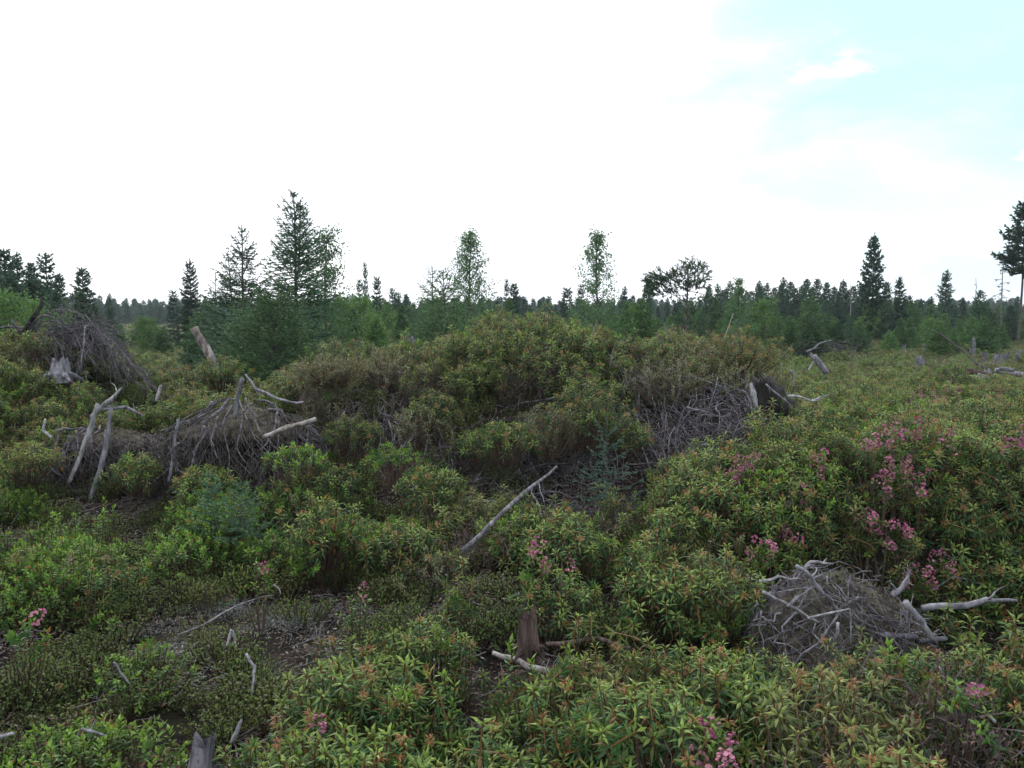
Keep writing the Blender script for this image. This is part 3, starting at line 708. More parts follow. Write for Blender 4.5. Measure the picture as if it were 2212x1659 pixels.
near_sp = [
 ('tall young spruce with a forked double top, tallest of the left thicket', 634, 416, 14.0, spruce(11, 4.0, 1.1, gap=.145, per=8, dens=95, twigk=1.0, twin=True, **BLUE, rag=.3, leader=.06), 4.0),
 ('slender see-through spruce just left of the fork-topped spruce', 522, 486, 15.0, spruce(12, 3.5, 1.25, gap=.17, per=7, dens=95, twigk=1.4, pw=1.0, **BLUE, rag=.35, leader=.10), 3.5),
 ('narrow spruce half hidden at the left edge of the thicket', 492, 545, 17.0, spruce(13, 3.2, .85, gap=.16, per=6, dens=55, **BLUE), 3.2),
 ('small pointed spruce standing free left of the thicket', 466, 588, 20.0, spruce(14, 3.0, .7, gap=.18, per=5, dens=50, **BLUE), 3.0),
 ('dark club-topped spruce alone between thicket and meadow gap', 409, 557, 33.0, spruce(15, 4.5, .72, gap=.15, per=7, dens=60, sl_=.07, sw=.022, c0=(0.018, .042, .028), c1=(.045, .085, .05), rag=.3), 4.5),
 ('low dense bushy spruce spreading in front of the thicket', 590, 640, 10.6, spruce(16, 2.0, .92, base=.03, gap=.10, per=9, dens=85, sl_=.032, sw=.009, pw=.55, **FRESH, droop=.1, twigk=1.2), 2.0),
 ('low wide spruce crowded against the left side of the bushy spruce', 520, 668, 11.6, spruce(17, 1.9, .62, base=.03, gap=.10, per=8, dens=80, sl_=.032, sw=.009, pw=.55, **BLUE, droop=.1), 1.9),
 ('light green young spruce left of the leafy sapling, spreading boughs', 957, 586, 15.0, spruce(18, 2.8, 1.3, gap=.16, per=7, dens=75, pw=.8, **FRESH, rag=.35, leader=.1), 2.8),
 ('thin topped young spruce behind the light green one', 934, 575, 18.0, spruce(19, 3.2, 1.1, gap=.18, per=7, dens=48, **FRESH), 3.2),
 ('broad low spruce bush right of the grey upright stump', 955, 690, 11.5, spruce(20, 1.5, .8, base=.03, gap=.09, per=8, dens=80, sl_=.030, sw=.009, pw=.5, **FRESH, droop=.05), 1.5),
]
for k, (lb_, px, ty, yy, bf, h0) in enumerate(near_sp):
    plant_tree('young_spruce', lb_, px, ty, yy, bf, h0, M['bark'], M['conifer'], rz=k * 1.1 if k else 0.0)
for k, (lb_, px, ty, yy, h0, r_, nb, nl, ls) in enumerate([
  ('leafy birch sapling at the right edge of the spruce thicket', 706, 500, 16.0, 3.4, .62, 40, 3000, .050),
  ('tall leafy birch with a rounded top standing left of centre', 1018, 500, 19.0, 3.9, .70, 46, 4400, .052),
  ('narrow pointed birch standing alone behind the central mound', 1290, 500, 18.0, 3.7, .60, 44, 3600, .050),
  ('small bright birch in front of the dark spruce wall', 1597, 600, 26.0, 3.1, .50, 36, 1900, .06)]):
    plant_tree('birch_sapling', lb_, px, ty, yy, birch(40 + k, h0, r_, nb, nl, ls), h0, M['bark'], M['birch'])
# the left-hand stand
A1 = dict(c0=(0.018, .042, .028), c1=(.045, .085, .05))
protos = []
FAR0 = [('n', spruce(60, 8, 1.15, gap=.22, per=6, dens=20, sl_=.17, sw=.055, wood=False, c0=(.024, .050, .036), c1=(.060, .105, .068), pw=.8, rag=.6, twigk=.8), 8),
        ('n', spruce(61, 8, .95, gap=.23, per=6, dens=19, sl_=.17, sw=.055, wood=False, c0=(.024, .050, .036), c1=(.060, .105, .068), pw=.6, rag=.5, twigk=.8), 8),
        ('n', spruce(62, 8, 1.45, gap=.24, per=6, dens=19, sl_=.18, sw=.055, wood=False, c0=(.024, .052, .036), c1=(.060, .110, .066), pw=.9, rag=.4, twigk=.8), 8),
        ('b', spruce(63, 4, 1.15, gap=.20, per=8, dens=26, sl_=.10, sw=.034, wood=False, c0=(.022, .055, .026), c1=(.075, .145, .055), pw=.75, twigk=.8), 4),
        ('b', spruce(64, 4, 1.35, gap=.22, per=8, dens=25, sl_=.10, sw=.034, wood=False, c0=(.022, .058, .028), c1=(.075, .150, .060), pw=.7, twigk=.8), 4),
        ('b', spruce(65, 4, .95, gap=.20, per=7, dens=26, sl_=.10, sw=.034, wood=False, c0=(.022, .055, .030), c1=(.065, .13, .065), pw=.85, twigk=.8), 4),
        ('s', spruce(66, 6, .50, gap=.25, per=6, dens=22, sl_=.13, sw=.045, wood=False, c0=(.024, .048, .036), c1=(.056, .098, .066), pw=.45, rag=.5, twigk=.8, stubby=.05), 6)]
MESHES = [(k, a.mesh('trunk', M['bark'], True), b.mesh('crown', M['conifer_far'] if k != 'b' else M['conifer']), h) for k, (a, b), h in FAR0]
MESHES += [('b', MESHES[i_][1], FAR0[i_][1][1].mesh('crown', M['conifer_fresh']), 4) for i_ in (3, 4, 5)]
BELT = [3, 4, 5, 7, 8, 9, 9, 8]
def far_tree(name, label, px, topy, Y, mi, wide=1.0, group=None):
    k, tm, cm, h0 = MESHES[mi]; p = W(px, topy, Y); gz = Hs(p.x, Y) - .1; s = (p.z - gz) / h0
    t = thing(name, label, 'tree', (p.x, Y, gz), group, rng.uniform(0, 6.28)); t.scale = (s * wide, s * wide, s)
    for nm, me in (('trunk', tm), ('crown', cm)):
        o = bpy.data.objects.new(nm, me); COL.objects.link(o); o.parent = t
    return t
for lb_, px, ty, yy, mi, wd in [
  ('dark spruce at the left picture edge, first of the tall stand', 8, 536, 30, 1, 1.3), ('dark spruce second in the tall left stand', 36, 546, 31, 0, 1.1),
  ('lower spruce in the gap of the tall left stand', 66, 566, 33, 1, 1.2), ('spiky topped spruce third peak of the left stand', 97, 548, 34, 6, 1.2),
  ('ragged spruce behind the curved black snag', 127, 590, 32, 1, 1.1), ('dark full spruce at the right end of the left stand', 177, 577, 36, 1, 1.35),
  ('spruce deep in shade under the tall left stand', -12, 560, 29, 0, 1.3), ('small spruce in the gap right of the left stand', 236, 634, 45, 0, 1.0),
  ('small narrow spruce touching the club-topped spruce', 373, 628, 40, 6, 1.2), ('short spruce between left stand and small gap spruce', 205, 660, 36, 3, 1.0),
  ('tall dark spruce with bare lower trunk above the clearing', 1888, 504, 45, 2, .92), ('spruce with broad green skirt right of the tall bare-trunked one', 1944, 598, 40, 0, 1.1),
  ('dark spruce peak near the dead snag top on the right', 2046, 583, 50, 0, 1.1), ('dark spruce shoulder left of the right-hand peak', 2012, 640, 48, 0, 1.2),
  ('thin dark spruce close behind the tall bare-trunked one', 1916, 608, 55, 1, 1.1),
  ('dark round-topped spruce above the mound crest', 1110, 611, 52, 1, 1.3), ('thin spruce leader poking up left of the round-topped one', 1094, 603, 46, 6, .6),
  ('hair-thin tall spruce left of centre in the tree line', 789, 567, 44, 6, .45), ('pointed spruce beside the hair-thin one', 814, 598, 42, 6, .9),
  ('small spruce tip left of the hair-thin one', 777, 604, 48, 6, .8), ('broad spruce below the tip, next to the birch thicket', 762, 634, 40, 0, 1.2),
  ('paired spruce tips left of the light green spruce', 848, 622, 45, 6, 1.0), ('second of the paired spruce tips', 860, 632, 46, 6, 1.0),
  ('faint spruce tip right of the paired tips', 877, 634, 50, 1, 1.0), ('small black spruce tip right of the round-topped one', 1133, 640, 60, 6, 1.1),
  ('open-crowned far spruce left of the narrow birch', 1225, 622, 55, 6, 1.6), ('dark spike right beside the narrow birch', 1255, 615, 60, 6, 1.1),
  ('spruce pair right of the narrow birch', 1350, 618, 55, 0, 1.0), ('spruce behind the broom-topped tree', 1398, 608, 50, 2, 1.0),
  ('spruce hiding behind the small bright birch', 1640, 606, 52, 0, 1.1), ('green conifer at the right edge of the clearing', 2118, 628, 38, 5, 1.2)]:
    far_tree('spruce', lb_, px, ty, yy, mi, wd)
ORD = 'first second third fourth fifth sixth seventh eighth ninth tenth eleventh twelfth thirteenth fourteenth fifteenth sixteenth seventeenth eighteenth nineteenth twentieth'.split()
def ordw(k):
    if k < 20: return ORD[k]
    t_, o_ = divmod(k + 1, 10)
    tens = {2: ('twentieth', 'twenty'), 3: ('thirtieth', 'thirty'), 4: ('fortieth', 'forty')}[t_]
    return tens[0] if o_ == 0 else tens[1] + '-' + ORD[o_ - 1]
# wall of dark spruces behind the clearing (right) and the lower line in the middle
for k in range(30):
    far_tree('spruce', 'dark spruce in the dense wall behind the clearing, %s from its left end' % ordw(k), 1535 + k * 11.5 + rng.uniform(-4, 4), 614 + rng.uniform(-16, 16), rng.uniform(56, 68), int(rng.integers(0, 3)), 1.15, 'dark spruces in the dense wall behind the clearing')
for k in range(16):
    far_tree('spruce', 'spruce in the dark edge beyond the stumps, %s from its left end' % ordw(k), 1865 + k * 24 + rng.uniform(-6, 6), 650 + rng.uniform(-14, 14), rng.uniform(50, 60), int(rng.integers(0, 3)), 1.15, 'spruces in the dark edge beyond the stumps')
for k in range(44):
    far_tree('spruce', 'small spruce in the low tree line beyond the mound, %s from the birch thicket' % ordw(k), 735 + k * 18 + rng.uniform(-6, 6), 648 + rng.uniform(-12, 14), rng.uniform(48, 75), int(rng.choice([0, 1, 2, 6])), 1.1, 'small spruces in the low tree line beyond the mound')
for k in range(26):
    far_tree('young_fir', 'young bright green conifer in the belt behind the mound, %s from the thicket' % ordw(k), 735 + k * 26 + rng.uniform(-8, 8), 668 + rng.uniform(-24, 18), rng.uniform(22, 38), int(rng.choice(BELT)), 1.1, 'young conifers in the belt behind the mound')
for k in range(34):
    far_tree('young_fir', 'young conifer in the green belt at the clearing edge, %s from its left end' % ordw(k), 1420 + k * 24 + rng.uniform(-8, 8), 662 + rng.uniform(-26, 28), rng.uniform(28, 46), int(rng.choice(BELT)), 1.15, 'young conifers in the green belt at the clearing edge')
for k in range(11):
    far_tree('spruce', 'dark spruce filling the tall left stand, %s from the picture edge' % ordw(k), -22 + k * 14 + rng.uniform(-4, 4), 585 + 4 * k + rng.uniform(-14, 14), rng.uniform(25, 30), int(rng.integers(0, 3)), 1.5, 'dark spruces filling the tall left stand')
for k in range(12):
    far_tree('young_fir', 'young conifer before the tall left stand, %s from the picture edge' % ordw(k), -30 + k * 19 + rng.uniform(-6, 6), 645 + rng.uniform(-18, 22), rng.uniform(24, 30), int(rng.choice(BELT)), 1.2, 'young conifers before the tall left stand')
for k in range(20):
    far_tree('young_fir', 'short fresh conifer stepping out in front of the clearing edge, %s from its left end' % ordw(k), 1560 + k * 32 + rng.uniform(-12, 12), 698 + rng.uniform(-16, 18), rng.uniform(24, 33), int(rng.choice(BELT)), 1.25, 'short conifers in front of the clearing edge')
for k, (px, ty, yy) in enumerate([(330, 690, 30), (300, 700, 34), (260, 702, 30), (352, 705, 26), (446, 650, 22), (425, 675, 24)]):
    far_tree('young_fir', ['small round fir in the meadow gap', 'tiny fir left of the round one in the gap', 'tiny fir at the left end of the meadow gap', 'low fir just before the club-topped spruce', 'fresh fir against the left thicket edge', 'short fir behind the leaning log'][k], px, ty, yy, 3 + k % 3, 1.2)
for k, (px, ty, yy, lb_) in enumerate([(20, 640, 20, 'bright leafy bush at the left picture edge'), (70, 655, 21, 'bright leafy bush right of the edge bush'), (310, 690, 26, 'yellow green leafy bush low in the meadow gap'),
                                   (1120, 690, 0, ''), (735, 650, 22, 'leafy bush right of the birch sapling'), (785, 650, 26, 'yellow green leafy bush in the middle tree belt'), (1370, 665, 26, 'leafy bush left of the broom-topped tree'),
                                   (1652, 655, 30, 'yellow green leafy bush under the small birch'), (2010, 690, 34, 'leafy bush beyond the fallen dark pole')]):
    if not lb_: continue
    plant_tree('leafy_bush', lb_, px, ty, yy, birch(70 + k, 2.4, .9, 26, 1500, .085, base=.02, c0=(.045, .105, .035), c1=(.10, .175, .05)), 2.4, M['bark'], M['birch'], cat='bush')
# broom-topped tree
bt, bc = Buf(), Buf(); rg = np.random.default_rng(88)
tube(bt, wig(rg, (0, 0, -.1), (0, 0, 3.55), 9, .01), np.linspace(.06, .02, 9), 6)
segs = []
for (cx, cz, rx, rz_, n) in ((0.05, 3.12, .58, .50, 230), (-0.95, 3.0, .46, .30, 130), (-.75, 2.62, .55, .16, 70), (.1, 2.35, .9, .12, 40), (.2, 1.9, .8, .14, 36), (-.1, 1.4, .7, .16, 34)):
    for k in range(n):
        a = rg.uniform(0, 6.28); q = rg.uniform() ** .5; p = np.array((cx + math.cos(a) * rx * q, rg.normal() * rx * .5, cz + math.sin(a) * rz_ * q))
        segs.append((p, p + nrm(np.array((p[0] * .8, p[1], .35)) + rg.normal(size=3) * .3) * .26, .6))
    tube(bt, wig(rg, (0, 0, cz - .35), (cx, 0, cz), 6, .06), np.linspace(.03, .008, 6), 4, cap=False)
for k in range(26):
    z = rg.uniform(1.2, 2.9); a = rg.uniform(0, 6.28); tube(bt, wig(rg, (0, 0, z), (math.cos(a) * .8, math.sin(a) * .8, z - rg.uniform(-.1, .2)), 5, .05), np.linspace(.012, .004, 5), 3, cap=False)
shards(bc, segs, 80, .085, .030, rg, (0.024, .055, .034), (.065, .12, .06), spread=1.0)
plant_tree('broom_topped_spruce', 'odd spruce with a bushy broom top and branch tufts to its left', 1487, 568, 24.0, (bt, bc), 3.6, M['bark'], M['conifer'])
# tall tree cut by the right edge, crown only high up
plant_tree('tall_spruce', 'tall dark spruce cut by the right picture edge, bare lower trunk', 2214, 425, 38.0,
           spruce(90, 7.6, 1.9, base=.50, gap=.20, per=6, dens=30, sl_=.12, sw=.04, c0=(.013, .028, .02), c1=(.035, .06, .038), rag=.45, tr=.010), 7.6, M['bark'], M['conifer_far'])
def snag(name, label, px, ty, Y, h0, seed, tufts=False, n=40, r_=.7, tr=.012, m=None, top=None, lean=0.0):
    rg = np.random.default_rng(seed); b = Buf(); c = Buf()
    tp = wig(rg, (0, 0, -.1), (lean, 0, h0), 9, .015); tube(b, tp, np.linspace(h0 * tr, h0 * .003, 9), 6)
    br = Buf(); segs = []
    for k in range(n):
        t = rg.uniform(.12, .97); q = t * 8; i_ = min(int(q), 7); s = tp[i_] + (tp[i_ + 1] - tp[i_]) * (q - i_); a = rg.uniform(0, 6.28)
        L = r_ * (1 - t * .7) * rg.uniform(.3, 1.1); e = s + np.array((math.cos(a) * L, math.sin(a) * L, L * rg.uniform(-.5, .3)))
        p = wig(rg, s, e, 5, .08); tube(br, p, np.linspace(.012, .005, 5) * h0 / 4, 3, cap=False)
        for z in range(2):
            s2 = p[rg.integers(1, 4)]; tube(br, wig(rg, s2, s2 + nrm(e - s + rg.normal(size=3) * L * .5) * L * .4, 3, .05), [.005 * h0 / 4] * 3, 3, cap=False)
        if tufts and t > .60 and rg.uniform() < .6: segs += [(p[2], p[4], .3), (p[3], p[4] + rg.normal(size=3) * .08, .5)]
    p = W(px, ty, Y); gz = Hs(p.x, Y) - .05; s = (p.z - gz) / h0
    t = thing(name, label, 'dead tree', (p.x, Y, gz)); t.scale = (s, s, s)
    b.build('trunk', m or M['grey_wood'], t, True); br.build('branches', m or M['root'], t)['kind'] = 'stuff'
    if segs: shards(c, segs, 60, .10, .03, rg, (.013, .028, .02), (.03, .055, .035)); c.build('crown', M['conifer_far'], t)
    return t
snag('dead_tree', 'thin half dead spruce with a few needle tufts beside the tall edge spruce', 2168, 548, 38, 5.2, 101, tufts=True, n=46, r_=1.0, tr=.009)
snag('dead_tree', 'bare grey snag with hanging twigs left of the half dead spruce', 2150, 640, 36, 3.6, 102, n=60, r_=.8, tr=.014)
snag('dead_tree', 'pale branchless snag against the dark spruce wall', 1836, 606, 52, 5, 103, n=10, r_=.4, tr=.011, m=M['pale_wood'])
snag('dead_tree', 'bare spiky snag top above the right spruces', 2108, 600, 50, 4.6, 104, n=26, r_=.8, tr=.008, m=M['root'])
snag('dead_tree', 'slim bare pole right of the narrow birch', 1337, 616, 50, 4.2, 105, n=6, r_=.3, tr=.008, m=M['root'])
# distant wood: one mass
SRC['wood'] = bpy.data.collections.new('source_wood')
for k, mi in enumerate((0, 1, 2, 6)):
    _, tm, cm, h0 = MESHES[mi]; ob = bpy.data.objects.new('far_spruce.%03d' % k, cm); SRC['wood'].objects.link(ob)
n = 2600; yy = rng.uniform(120, 190, n); xx = rng.uniform(-1, 1, n) * (yy * .8 + 20)
hh = rng.uniform(.40, .66, n) * (0.9 + 0.25 * vnoise(xx * .05, yy * .05, 8)) * (yy / 150)
scatter('distant_forest', 'low distant forest closing the horizon', SRC['wood'], np.stack([xx, yy, H(xx, yy) - .2], 1), np.stack([0 * xx, 0 * xx, rng.uniform(0, 6.28, n)], 1), np.stack([hh * 1.5, hh * 1.5, hh], 1), rng)

# ------------------------------------------------------------------ dead wood
def seg_thing(name, label, pts, rad, m, cat='branch', sides=8, side_br=0, seed=0, jag=0.06, amp=.03, group=None, broken=True, wp=True):
    "a log / stick along given world points"
    rg = np.random.default_rng(seed + 500)
    P = [np.array(p, float) for p in pts]; o = P[0].copy()
    full = []
    for a, b in zip(P[:-1], P[1:]): full.append(wig(rg, a, b, 5, amp)[:-1])
    full = np.concatenate(full + [P[-1][None]]) - o
    if rad[0] < .03: rad = [v_ * .72 for v_ in rad]; jag = max(jag, .18)
    n = len(full); r = np.interp(np.linspace(0, 1, n), np.linspace(0, 1, len(rad)), rad)
    b = Buf(); tube(b, full, r, sides, jag=jag, rng=rg)
    if broken:   # splintered end
        e = full[-1]; d = nrm(full[-1] - full[-2])
        for k in range(7):
            q = rg.normal(size=3); q = nrm(q - d * q.dot(d)) * r[-1] * rg.uniform(.3, .8)
            tube(b, [e - d * r[-1] * 2 + q, e + q + d * r[-1] * rg.uniform(.1, 1.6)], [r[-1] * .26, r[-1] * .05], 4)
    t = thing(name, label, cat, tuple(o), group)
    b.build('stem' if side_br else 'wood', m, t, True)
    for k in range(side_br):
        i_ = int(rg.integers(1, n - 1)); s = full[i_]; d = nrm(full[min(i_ + 1, n - 1)] - full[i_ - 1]); L = np.linalg.norm(full[-1] - full[0]) * rg.uniform(.12, .4)
        e = s + nrm(d * .8 + rg.normal(size=3) * .7) * L; sbuf = Buf(); tube(sbuf, wig(rg, s, e, 6, .08), np.linspace(r[i_] * .5, r[i_] * .18, 6), 5, jag=jag, rng=rg)
        sbuf.build('side_branch', m, t, True)
    return t
def ww(px, py, Y): return np.array(W(px, py, Y))
def stump(name, label, px, ty, Y, wpx, hpx, m, seed, lean=0.0, cat='stump', group=None, jagtop=.35, sides=12):
    rg = np.random.default_rng(seed + 900); p = ww(px, ty, Y); r = wpx / F * Y / 2; h = hpx / F * Y
    b = Buf(); n = 7; th = np.linspace(0, 6.283, sides, endpoint=False); lob = 1 + .16 * np.sin(th * 3 + seed) + rg.uniform(-.08, .08, sides)
    V = []
    topj = rg.uniform(1 - jagtop, 1, sides)
    for k in range(n):
        t = k / (n - 1); flare = 1 + .40 * (1 - t) ** 3
        for s_ in range(sides):
            z = h * (t * (topj[s_] if k == n - 1 else 1 - jagtop * 0.9 * (t > .8)))
            V.append((math.cos(th[s_]) * r * lob[s_] * flare + lean * z, math.sin(th[s_]) * r * lob[s_] * flare, z - .06 * (k == 0)))
    # hollow, rotten top
    for s_ in range(sides): V.append((math.cos(th[s_]) * r * .55 + lean * h, math.sin(th[s_]) * r * .55, h * topj[s_] * .82))
    V.append((lean * h, 0, h * (1 - jagtop) * .8))
    f4 = [[k * sides + s_, k * sides + (s_ + 1) % sides, (k + 1) * sides + (s_ + 1) % sides, (k + 1) * sides + s_] for k in range(n) for s_ in range(sides)]
    f3 = [[n * sides + s_, n * sides + (s_ + 1) % sides, (n + 1) * sides] for s_ in range(sides)]
    b.add(V, f3=f3, f4=f4)
    o = (p.tolist()[0], Y, p[2] - h)
    t = thing(name, label, cat, o, group, rg.uniform(0, 6.28))
    b.build('trunk', m, t)
    rb = Buf()
    for k in range(5):
        a = k * 1.26 + rg.uniform(-.3, .3); d = np.array((math.cos(a), math.sin(a), 0)); tube(rb, [d * r * 1.1 + (0, 0, .28 * r), d * r * 1.9 + (0, 0, .05 * r), d * r * 2.7 - (0, 0, .5 * r)], [r * .42, r * .28, r * .12], 6, jag=.1, rng=rg)
    rb.build('roots', m, t)
    return t

# root masses: peat core, large roots one by one, fine roots as a mat
def root_mass(name, label, c, rx, ry, h, seed, big=18, fine=160, rb=0.012, lean=(0, 0), m=None, mf=None, corem=None, rest=None, drop=0.22, top=0.35, hang=1.0, cat='root mass', br=.0020, az=(0, 6.28), under=0.0):
    rg = np.random.default_rng(seed); t = thing(name, label, cat, c)
    core = Buf(); nu, nv = 64, 24
    def surf(a, v, k=1.0):
        "a: azimuth, v: 0 top .. 1 rim"
        ca, sa = np.cos(a), np.sin(a); q = np.sin(np.minimum(v * 1.45 * (1 + .35 * (under > 0)), 1.57)); z = np.cos(v * 1.45)
        nn = 1 + .16 * (fbm(ca * 9 + v * 7, sa * 9 + seed, 1.9, 3, seed + 8) - .5) + .16 * (fbm(ca * 4 + v * 3, sa * 4 + seed, 1.7, 2, seed + 4) - .5) + .42 * (fbm(ca * 1.8 + v * 1.5 + seed, sa * 1.8 + v, 1.3, 3, seed) - .5) * 2 * (.35 + v)
        return np.stack([rx * ca * q * nn * k + lean[0] * z, ry * sa * q * nn * k + lean[1] * z, h * (z * (0.85 + .3 * (nn - .7))) * k - .05], -1)
    a = np.linspace(0, 6.2832, nu, endpoint=False); v = np.linspace(0, 1.08, nv); A, Vv = np.meshgrid(a, v)
    pv = surf(A, Vv, .92); pv[..., :2] *= (1 - under * sm(.52, .78, Vv) * sm(.5, -.3, np.sin(A)))[..., None]; pv = pv.reshape(-1, 3)
    i_ = np.arange(nv - 1)[:, None] * nu; j_ = np.arange(nu)[None]; j2 = (j_ + 1) % nu
    core.add(pv, f4=np.stack([i_ + j_, i_ + nu + j_, i_ + nu + j2, i_ + j2], -1).reshape(-1, 4)); core.build('peat_core', corem or M['mossy'], t, True)
    mb = Buf(); q_ = 2600; aa = rg.uniform(0, 6.28, q_); vv = rg.uniform(0, 1, q_) ** .7
    Pm = surf(aa, vv, .93); cm_ = np.array((.085, .072, .055)) * rg.uniform(.3, 1.7, (q_, 1)); gm = fbm(Pm[:, 0] * 9, Pm[:, 1] * 9 + Pm[:, 2] * 5, 1, 2, seed) > .6; cm_[gm] = np.array((.15, .155, .10)) * rg.uniform(.5, 1.3, (int(gm.sum()), 1))
    leaves(mb, Pm, nrm(Pm * (1, 1, .8)) + rnd_unit(rg, q_) * .9, rnd_unit(rg, q_), .032, .008, cm_); mo = mb.build('moss_and_needles', M['dry'], t); mo['kind'] = 'stuff'
    for k in range(big):
        a0 = rg.uniform(*az); v0 = rg.uniform(0.0, .75); v1 = rg.uniform(.75, 1.25) * hang; da = rg.normal() * (.4 if under else 1.1); n = 9
        uu = np.linspace(0, 1, n); aa = a0 + da * uu + np.sin(uu * 5 + rg.uniform(0, 6)) * .12; vv = v0 + (v1 - v0) * uu
        P = surf(aa, np.minimum(vv, 1.12), 1.0); P = P + rg.normal(size=(n, 3)) * .012 + np.array((0, 0, .01)); P = P + (P * (1, 1, .4)) * (uu ** 2)[:, None] * rg.uniform(-.05, .25)
        r0 = rb * rg.lognormal(-.25, .45); b = Buf(); tube(b, P, np.linspace(r0, r0 * .45, n), 6, jag=.15, rng=rg)
        b.build('root', m or M['root'], t, True)
    fb = Buf()
    for k in range(fine):
        a0 = rg.uniform(*az) if rg.uniform() < .85 else rg.uniform(0, 6.28); v0 = rg.uniform(0.1, .95) if not under else rg.uniform(.38, .8); v1 = v0 + rg.uniform(.12, .6); n = 6; uu = np.linspace(0, 1, n)
        aa = a0 + rg.normal() * (.22 if under else 1.0) * uu + np.sin(uu * 6 + rg.uniform(0, 6)) * .08; vv = v0 + (v1 - v0) * uu
        P = surf(aa, np.minimum(vv, 1.15), 1.02) + rg.normal(size=(n, 3)) * .014 + np.array((0, 0, .02)); P = P + (P * (1, 1, 0)) * (uu ** 2)[:, None] * rg.uniform(-.1, .22); P[:, 2] -= drop * uu ** 2 * rg.uniform(0, 2) * (vv > .5)
        tube(fb, P, np.linspace(br * 1.5, br * .8, n), 3, cap=False)
    fo = fb.build('fine_roots', mf or M['root'], t); fo['kind'] = 'stuff'
    return t
def tangle(name, label, ctr, ext, seed, big=20, fine=120, m=None, mf=None, rb=.007, bias=(0, 0, 0), cat='branch heap', zfol=.18, fl=.45, rf=.0026):
    "heap of dead sticks lying on the ground around ctr (x,y)"
    rg = np.random.default_rng(seed); o = np.array((ctr[0], ctr[1], Hs(*ctr))); t = thing(name, label, cat, tuple(o))
    fb = Buf()
    for k in range(big + fine):
        x0 = ctr[0] + rg.uniform(-1, 1) * ext[0]; y0 = ctr[1] + rg.uniform(-1, 1) * ext[1]
        L = rg.uniform(.5, 1.3) * fl * (1 if k < big else .6); d = nrm(np.array((rg.normal(), rg.normal() * .6, 0)) + np.array(bias))
        s = np.array((x0, y0, Hs(x0, y0) + rg.uniform(.0, zfol))); e = s + d * L; e[2] = Hs(e[0], e[1]) + rg.uniform(-.02, zfol * .9)
        P = wig(rg, s, e, 7, .07, sag=rg.uniform(-.12, .06)) - o
        if k < big:
            b = Buf(); r0 = rb * rg.uniform(.5, 1.3); tube(b, P, np.linspace(r0, r0 * .4, 7), 6, jag=.12, rng=rg); b.build('branch', m or M['root'], t, True)
        else: tube(fb, P, np.linspace(rf, rf * .6, 7), 3, cap=False)
    fo = fb.build('twigs', mf or M['root'], t); fo['kind'] = 'stuff'
    return t

# root masses
def gp(px, Y, dz=0.0): 
    x_ = W(px, 690, Y).x; return (x_, Y, Hs(x_, Y) + dz)
root_mass('upturned_root_mass', 'wide upturned root mass with hanging roots beneath the spruce thicket', (-2.32, 6.78, .22), .60, .52, .90, 201, big=30, fine=330, rb=.010, m=M['root'], mf=M['dark_root'], hang=1.05, br=.0026, under=.6, az=(2.6, 6.4))
root_mass('mossy_root_mound', 'low mossy root mound with pale twisted roots in the right hollow', (1.66, 3.80, -.02), .45, .34, .58, 202, big=20, fine=210, az=(2.3, 5.3), rb=.007, m=M['grey_wood'], mf=M['root'], br=.0018, lean=(-.06, 0))
root_mass('old_root_mass', 'torn root mass of the left stump with a tangle of grey roots', (-3.62, 7.05, .30), .52, .40, .52, 203, big=20, fine=300, rb=.010, m=M['root'], mf=M['dark_root'], br=.0026, under=.5, az=(2.9, 6.4))
tangle('branch_heap', 'fan of dead branches below the centre of the mound', (0.05, 5.95), (.62, .40), 210, big=30, fine=260, bias=(-.9, -.8, 0), m=M['grey_wood'])
tangle('branch_heap', 'dark mat of dead branches left of the charred stump', (BH[4].x - .05, BH[4].y + .1), (.62, .55), 211, big=44, fine=620, bias=(.3, -.8, 0), m=M['grey_wood'], zfol=.34)
tangle('branch_heap', 'grey brown band of dead roots under the yellow stemmed bush', (BH[2].x, BH[2].y), (.50, .34), 218, big=26, fine=280, bias=(-.3, -.9, 0), m=M['root'], mf=M['root'], zfol=.30)
tangle('branch_heap', 'shaded roots below the crest bush, left of the yellow stemmed bush', (BH[0].x + .2, BH[0].y), (.55, .30), 219, big=20, fine=230, bias=(-.6, -.6, 0), m=M['root'], mf=M['dark_root'], zfol=.24)
tangle('branch_heap', 'dark drooping roots on the shaded left face of the mound', ((BH[7].x + BH[8].x) / 2, BH[7].y), (.45, .28), 220, big=16, fine=200, bias=(.1, -1, 0), m=M['root'], mf=M['dark_root'], zfol=.28)
tangle('branch_heap', 'dead branches radiating around the charred stump', (BH[6].x, BH[6].y + .05), (.42, .35), 212, big=22, fine=200, bias=(1.2, -.3, 0), m=M['grey_wood'], zfol=.22)
tangle('branch_heap', 'dead twigs beneath the wide root mass, beside the small log', (-1.95, 6.05), (.50, .28), 213, big=16, fine=160, bias=(.5, -.6, 0))
tangle('branch_heap', 'grey driftwood-like sticks in the lower right corner', (1.55, 2.42), (.38, .20), 214, big=26, fine=90, bias=(.9, .1, 0), m=M['grey_wood'], rb=.008, zfol=.16, fl=.3, rf=.0018)
tangle('branch_heap', 'pale sticks lying behind the lower right corner heap', (1.62, 2.95), (.34, .16), 215, big=14, fine=50, bias=(.9, -.3, 0), m=M['grey_wood'], rb=.007, zfol=.20, fl=.3, rf=.0018)
tangle('branch_heap', 'far grey brush heap at the clearing edge', (W(1775, 745, 26).x, 26.0), (.75, .5), 216, big=12, fine=170, bias=(0, 0, 0), zfol=.75, rb=.02, fl=1.0, rf=.008, mf=M['root'])
tangle('branch_heap', 'thin dead sticks on the bare peat patch', (-1.35, 4.3), (.55, .35), 217, big=10, fine=60, rb=.004, zfol=.04, fl=.3, rf=.0016)

